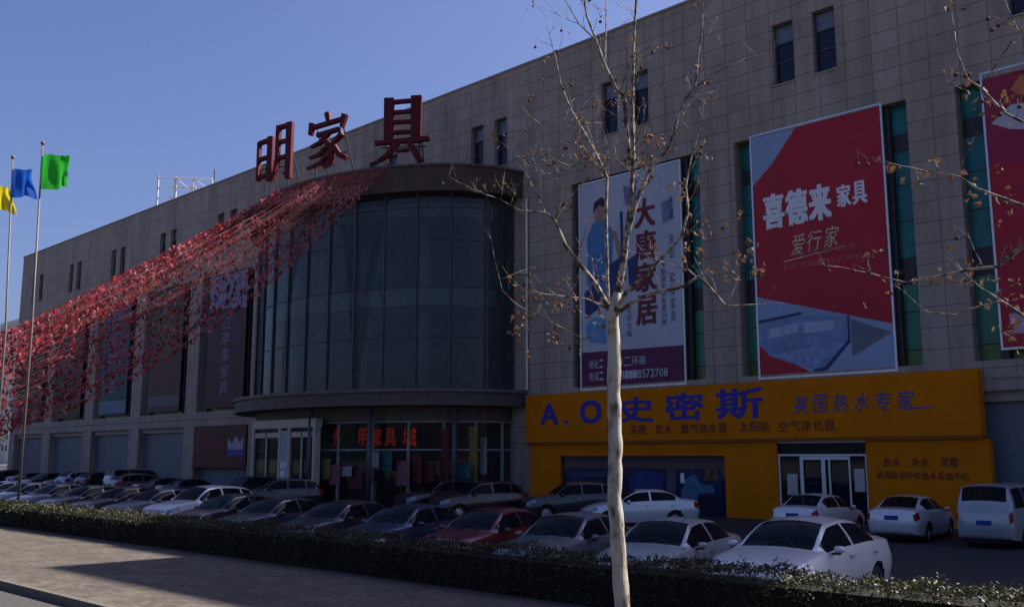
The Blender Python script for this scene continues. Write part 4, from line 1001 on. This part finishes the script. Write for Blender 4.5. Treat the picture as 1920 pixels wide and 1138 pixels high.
def hedge_pts(n, x0, x1):
    x = rng.uniform(x0, x1, n); pick = rng.random(n)
    y = np.empty(n); z = np.empty(n)
    top = pick < .52; fr = (pick >= .52) & (pick < .86); bk = pick >= .86
    y[top] = rng.uniform(HY0, HY1, top.sum()); z[top] = HT - rng.exponential(.035, top.sum()) + bumps(x[top], 1.0) + rng.exponential(.026, top.sum())
    y[fr] = HY0 + rng.exponential(.05, fr.sum()) + bumps(x[fr], 2.0) * .8; z[fr] = rng.uniform(.03, HT, fr.sum())
    y[bk] = HY1 - rng.exponential(.05, bk.sum()); z[bk] = rng.uniform(.2, HT, bk.sum())
    keep = np.sin(x * 2.7) * np.sin(x * 6.1 + 1.3) + rng.normal(0, .45, n) > -.75
    return np.stack([x + 20, y - 14.7, z], 1)[keep]
V1 = leaf_quads(hedge_pts(64000, -34, 2), .034, seed=2); V2 = leaf_quads(hedge_pts(46000, -85, -34), .05, seed=3)
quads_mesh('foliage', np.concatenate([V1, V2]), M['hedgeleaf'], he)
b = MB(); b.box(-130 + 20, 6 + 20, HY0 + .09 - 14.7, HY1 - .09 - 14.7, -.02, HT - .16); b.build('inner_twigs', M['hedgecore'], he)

# ------------------------------------------------------------------ bare plane trees
def grow(mb, lv, start, direction, length, r0, depth, rnd, tips):
    pts = [Vector(start)]; d = Vector(direction).normalized(); n = max(3, int(length / .12))
    for i in range(n):
        d = (d + Vector((rnd.uniform(-1, 1), rnd.uniform(-1, 1), rnd.uniform(-.6, 1.0))) * .13).normalized(); pts.append(pts[-1] + d * length / n)
    mb.tube(pts, [r0 * (1 - .75 * i / n) for i in range(n + 1)], 5 if r0 > .006 else 4)
    tips.append(pts[-1]); 
    if depth > 0:
        for k in range(rnd.randint(1, 3)):
            i = rnd.randint(1, n); ax = Vector((rnd.uniform(-1, 1), rnd.uniform(-1, 1), rnd.uniform(-.2, .9)))
            grow(mb, lv, pts[i], (d + ax * .9), length * rnd.uniform(.35, .6), r0 * .55, depth - 1, rnd, tips)
def dry_leaves(lv, centre, rnd, n=4, s=.042):
    for _ in range(n):
        c = Vector(centre) + Vector((rnd.gauss(0, .05), rnd.gauss(0, .05), rnd.gauss(-.02, .05)))
        a = Vector((rnd.gauss(0, 1), rnd.gauss(0, 1), rnd.gauss(-.6, .8))).normalized(); q_ = a.cross(Vector((rnd.gauss(0, 1), rnd.gauss(0, 1), rnd.gauss(0, 1)))).normalized(); up_ = a.cross(q_)
        sz = s * rnd.uniform(.5, 1.2)
        ring = [c - a * sz, c - a * sz * .3 + q_ * sz * .7 + up_ * sz * .25, c + a * sz * .2 + q_ * sz * .55 + up_ * sz * .3, c + a * sz, c + a * sz * .2 - q_ * sz * .5 + up_ * sz * .3, c - a * sz * .3 - q_ * sz * .65 + up_ * sz * .2]
        lv.raw([c] + ring, [(0, k + 1, (k + 1) % 6 + 1) for k in range(6)])
def plane_tree(label, base, trunk, branches, leafpts, seed, twigs=1.0, extra_leaves=30):
    """trunk / branches: lists of (point, radius) in world metres"""
    rnd = random.Random(seed); e = thing('plane_tree', label, 'tree', base, 0, 'young plane trees along the pavement')
    O = Vector(base); tm = MB(); bm_ = MB(); lv = MB(); sb = MB(); tips = []
    def smooth(pl):
        out = []
        for (p, r), (p2, r2) in zip(pl, pl[1:]):
            k = max(2, int((Vector(p2) - Vector(p)).length / .10))
            for i in range(k): out.append((Vector(p).lerp(Vector(p2), i / k) + Vector((rnd.uniform(-1, 1), rnd.uniform(-1, 1), 0)) * min(r, .03) * .16, r + (r2 - r) * i / k))
        out.append((Vector(pl[-1][0]), pl[-1][1])); return out
    cut = 9 if len(trunk) > 8 else 4; branches = [trunk[cut - 1:]] + list(branches); trunk = trunk[:cut]
    tr = smooth(trunk); tm.tube([p - O for p, r in tr], [r * (1 + .05 * math.sin(i * 1.7)) for i, (p, r) in enumerate(tr)], 16)
    for br in branches:
        s = smooth(br); bm_.tube([p - O for p, r in s], [r for p, r in s], 8 if br[0][1] > .02 else 6)
        for p, r in s[2:]:
            if rnd.random() < .26 * twigs:
                grow(bm_, lv, p - O, Vector((rnd.uniform(-1, 1), rnd.uniform(-1, 1), rnd.uniform(.15, 1.6))), rnd.uniform(.18, .55), max(r * .36, .0038), 2, rnd, tips)
        grow(bm_, lv, s[-1][0] - O, s[-1][0] - s[-3][0], .5, s[-1][1], 2, rnd, tips)
    for p, n in leafpts:
        for _ in range(2): dry_leaves(lv, Vector(p) - O + Vector((rnd.gauss(0, .09), rnd.gauss(0, .12), rnd.gauss(0, .09))), rnd, n)
    for p in rnd.sample(tips, min(len(tips), extra_leaves)): dry_leaves(lv, p, rnd, rnd.randint(1, 3), .042)
    SB = []
    for p in rnd.sample(tips, min(len(tips), 40)):
        sb = MB(); SB.append(sb); q_ = p + Vector((rnd.uniform(-.02, .02), 0, -rnd.uniform(.05, .14))); sb.tube([p, q_], .002, 3)
        sb.lathe([(.001, -.022), (.018, -.012), (.022, 0), (.018, .012), (.001, .022)], 7, 'Z', q_)
    tm.build('trunk', M['bark'], e, smooth=True); bm_.build('branches', M['branch'], e, smooth=True)
    lv.build('dry_leaves', M['dryleaf'], e); [k_.build('seed_ball', M['seed'], e, smooth=True) for k_ in SB]
    return e
TY = 8.95
def pl(pts, r0, r1, dy0=0.0, dy1=0.0):
    n = len(pts) - 1
    return [(at_y(u, v, TY + dy0 + (dy1 - dy0) * i / n), r0 + (r1 - r0) * i / n) for i, (u, v) in enumerate(pts)]
bx = at_y(1168, 1138, TY)
trunk = [(Vector((bx.x - .02, TY, -.02)), .115)] + pl([(1168, 1138), (1160, 1040), (1152, 930), (1154, 830), (1151, 740), (1152, 660), (1148, 590), (1158, 548), (1170, 490), (1180, 400), (1187, 310), (1186, 200), (1188, 90), (1193, -10), (1196, -130)], .098, .02)
for i, r in enumerate((.090, .086, .083, .081, .080, .079, .074, .044, .035, .029, .025, .021, .017, .013, .008)): trunk[i + 1] = (trunk[i + 1][0], r)
BR = [
 pl([(1146, 585), (1115, 530), (1082, 490), (1060, 460), (1047, 430), (1040, 412), (1055, 385), (1078, 360)], .034, .010, 0, -.5),
 pl([(1040, 412), (1022, 398), (1010, 372)], .014, .005, -.45, -.6),
 pl([(1140, 575), (1138, 480), (1136, 400), (1139, 335), (1118, 290), (1096, 250), (1070, 205), (1052, 160), (1042, 110), (1030, 65)], .026, .005, .1, .6),
 pl([(1139, 335), (1110, 300), (1085, 262), (1078, 235)], .013, .004, .3, .1),
 pl([(1180, 300), (1170, 180), (1155, 166), (1134, 123), (1118, 77), (1100, 31), (1092, -20), (1088, -90)], .026, .006, 0, -.5),
 pl([(1118, 77), (1085, 45), (1062, 5)], .010, .004, -.35, -.6),
 pl([(1134, 123), (1136, 60), (1137, -20)], .010, .005, -.2, 0),
 pl([(1150, 590), (1176, 545), (1200, 525), (1218, 508), (1245, 478), (1275, 450)], .030, .008, 0, -.4),
 pl([(1155, 590), (1180, 570), (1216, 552), (1280, 538), (1310, 518), (1330, 538), (1362, 574), (1386, 572)], .030, .006, 0, .5),
 pl([(1308, 523), (1290, 505), (1268, 500)], .012, .005, .35, .2),
 pl([(1176, 440), (1195, 375), (1215, 325), (1230, 304), (1254, 277), (1269, 230), (1287, 184), (1303, 166), (1309, 105), (1317, 46), (1318, -20)], .028, .007, 0, .5),
 pl([(1303, 166), (1335, 140), (1375, 122), (1420, 105)], .010, .003, .3, .6),
 pl([(1185, 290), (1205, 270), (1212, 235)], .014, .005, 0, -.2),
 pl([(1143, 610), (1128, 612), (1118, 628), (1094, 636), (1070, 622)], .018, .005, 0, -.3),
 pl([(1142, 580), (1100, 560), (1062, 556)], .015, .005, 0, -.5),
 pl([(1060, 556), (1000, 590), (965, 568), (942, 545), (932, 505)], .008, .003, -.5, -.9),
 pl([(1022, 398), (975, 395), (940, 375), (902, 360)], .008, .003, -.6, -.9),
 pl([(1275, 450), (1290, 400), (1286, 350), (1295, 300), (1310, 250)], .016, .005, -.4, -.2),
 pl([(1096, 250), (1040, 225), (985, 240)], .008, .003, .5, .7),
 pl([(1118, 290), (1060, 320), (1010, 330), (980, 300)], .009, .003, .4, .2),
]
def lp_(l, dy=0): return [(at_y(u, v, TY + dy + ((i * 37) % 11 - 5) * .05), n) for i, (u, v, n) in enumerate(l)]
LP = lp_([(1092, 285, 10), (1080, 270, 5), (1105, 305, 5), (1240, 270, 7), (1233, 255, 5), (1300, 430, 8), (1310, 470, 8), (1292, 495, 6), (1400, 480, 9), (1408, 505, 6), (1390, 495, 5), (1010, 612, 6), (1003, 632, 7), (960, 595, 6), (985, 580, 4), (1050, 580, 7), (1040, 560, 4), (1070, 640, 4), (1290, 370, 5), (1315, 165, 5), (1290, 110, 4), (1030, 130, 3), (1345, 420, 4), (1180, 180, 3), (1225, 350, 3), (1015, 310, 4), (975, 620, 3), (1120, 590, 3)])
plane_tree('bare young plane tree with a sunlit trunk and few brown leaves, before the shops', (bx.x - .02, TY, 0), trunk, BR, LP, 11, twigs=1.9, extra_leaves=80)
# the next tree stands just outside the frame; its branches reach in from the right edge
TY2 = 8.95; TX2 = -2.05
def w2(u, v, dy=0): return at_y(u, v, TY2 + dy)
trunk2 = [(Vector((TX2, TY2, 0)), .11), (Vector((TX2 - .03, TY2, 2.2)), .095), (Vector((TX2, TY2, 4.2)), .085), (Vector((TX2 + .05, TY2, 5.6)), .05), (Vector((TX2 + .1, TY2, 7.6)), .02)]
def p2(pts, r0, r1, dy): 
    n = len(pts)
    return [(w2(u, v, dy * i / n), r0 + (r1 - r0) * i / (n - 1)) for i, (u, v) in enumerate(pts)]
BR2 = [
 [(Vector((TX2, TY2, 4.0)), .03)] + p2([(1960, 430), (1915, 465), (1870, 500), (1820, 505), (1750, 520), (1700, 530), (1650, 518)], .022, .004, -.4),
 [(Vector((TX2, TY2, 3.6)), .03)] + p2([(1975, 620), (1930, 600), (1880, 565), (1840, 540)], .02, .005, .3),
 p2([(1880, 565), (1822, 578), (1790, 590), (1740, 585), (1722, 572)], .010, .003, .4),
 [(Vector((TX2, TY2, 4.4)), .03)] + p2([(1985, 380), (1930, 390), (1880, 372), (1835, 355), (1795, 330), (1740, 322)], .02, .004, -.5),
 [(Vector((TX2, TY2, 5.2)), .025)] + p2([(1990, 200), (1930, 235), (1880, 210), (1840, 165), (1815, 150), (1795, 100), (1790, 60)], .016, .004, .3),
 p2([(1840, 165), (1870, 118), (1910, 60), (1900, 40)], .008, .004, .2),
]
LP2 = [(w2(u, v, ((i * 31) % 9 - 4) * .06), n) for i, (u, v, n) in enumerate([(1722, 326, 8), (1735, 330, 6), (1788, 326, 8), (1800, 335, 5), (1838, 365, 7), (1842, 378, 4), (1640, 515, 6), (1655, 538, 5), (1745, 520, 9), (1775, 520, 6), (1830, 500, 5), (1835, 520, 6), (1848, 545, 9), (1865, 555, 7), (1880, 530, 6), (1900, 600, 10), (1905, 612, 8), (1885, 620, 4), (1893, 48, 5), (1880, 355, 6), (1900, 400, 4), (1812, 140, 4), (1825, 200, 5), (1850, 200, 4), (1915, 240, 4), (1795, 2, 4)])]
plane_tree('second plane tree reaching in from the right edge with curled rust leaves', (TX2, TY2, 0), trunk2, BR2, [(p, max(2, int(n * .55))) for p, n in LP2], 5, twigs=.8, extra_leaves=10)

# ------------------------------------------------------------------ far background beyond the building's left end
def bushy(name, label, x, y, h, r, seed, group):
    rr = np.random.default_rng(seed); e = thing(name, label, 'tree', (x, y, -.2), 0, group)
    t = MB(); t.tube([(0, 0, 0), (.1, 0, h * .35), (0, .1, h * .7)], [r * .07, r * .05, r * .02], 8)
    cl = []
    for _ in range(16):
        c = rr.normal(size=3) * np.array([.42, .42, .30]) * r + np.array([0, 0, h * .66]); k = 260; cl.append(c + rr.normal(size=(k, 3)) * r * .22)
        t.tube([(0, 0, h * .3), tuple(c * .6 + np.array([0, 0, h * .2])), tuple(c)], [r * .03, r * .015, .01], 5)
    t.build('trunk', M['twig'], e); quads_mesh('crown', leaf_quads(np.concatenate(cl), r * .045, seed=seed), M['farleaf'], e)
for i, (x, y, h, r, l) in enumerate([(-128, 33, 7.0, 3.0, 'low bushy tree at the left edge behind the parked cars'), (-150, 46, 10.0, 4.2, 'taller hazy tree left of the store corner'), (-176, 40, 11.5, 5, 'farthest dull green tree at the left edge')]): bushy('bushy_tree', l, x, y, h, r, 40 + i, 'trees beyond the store')
fb = thing('far_building', 'pale distant tower block left of the store corner', 'building', (-480, 158, -.2))
b = MB(); b.box(-14, 10, 0, 18, 0, 66); b.build('wall', mat('pale_far_wall', (.45, .45, .46), .8), fb)
for i in range(12):
    for j in range(5):
        b = MB(); b.box(-12 + j * 4.4, -10 + j * 4.4, -.08, -.01, 6 + i * 5, 8.6 + i * 5); b.build('window', M['darkglass'], fb)
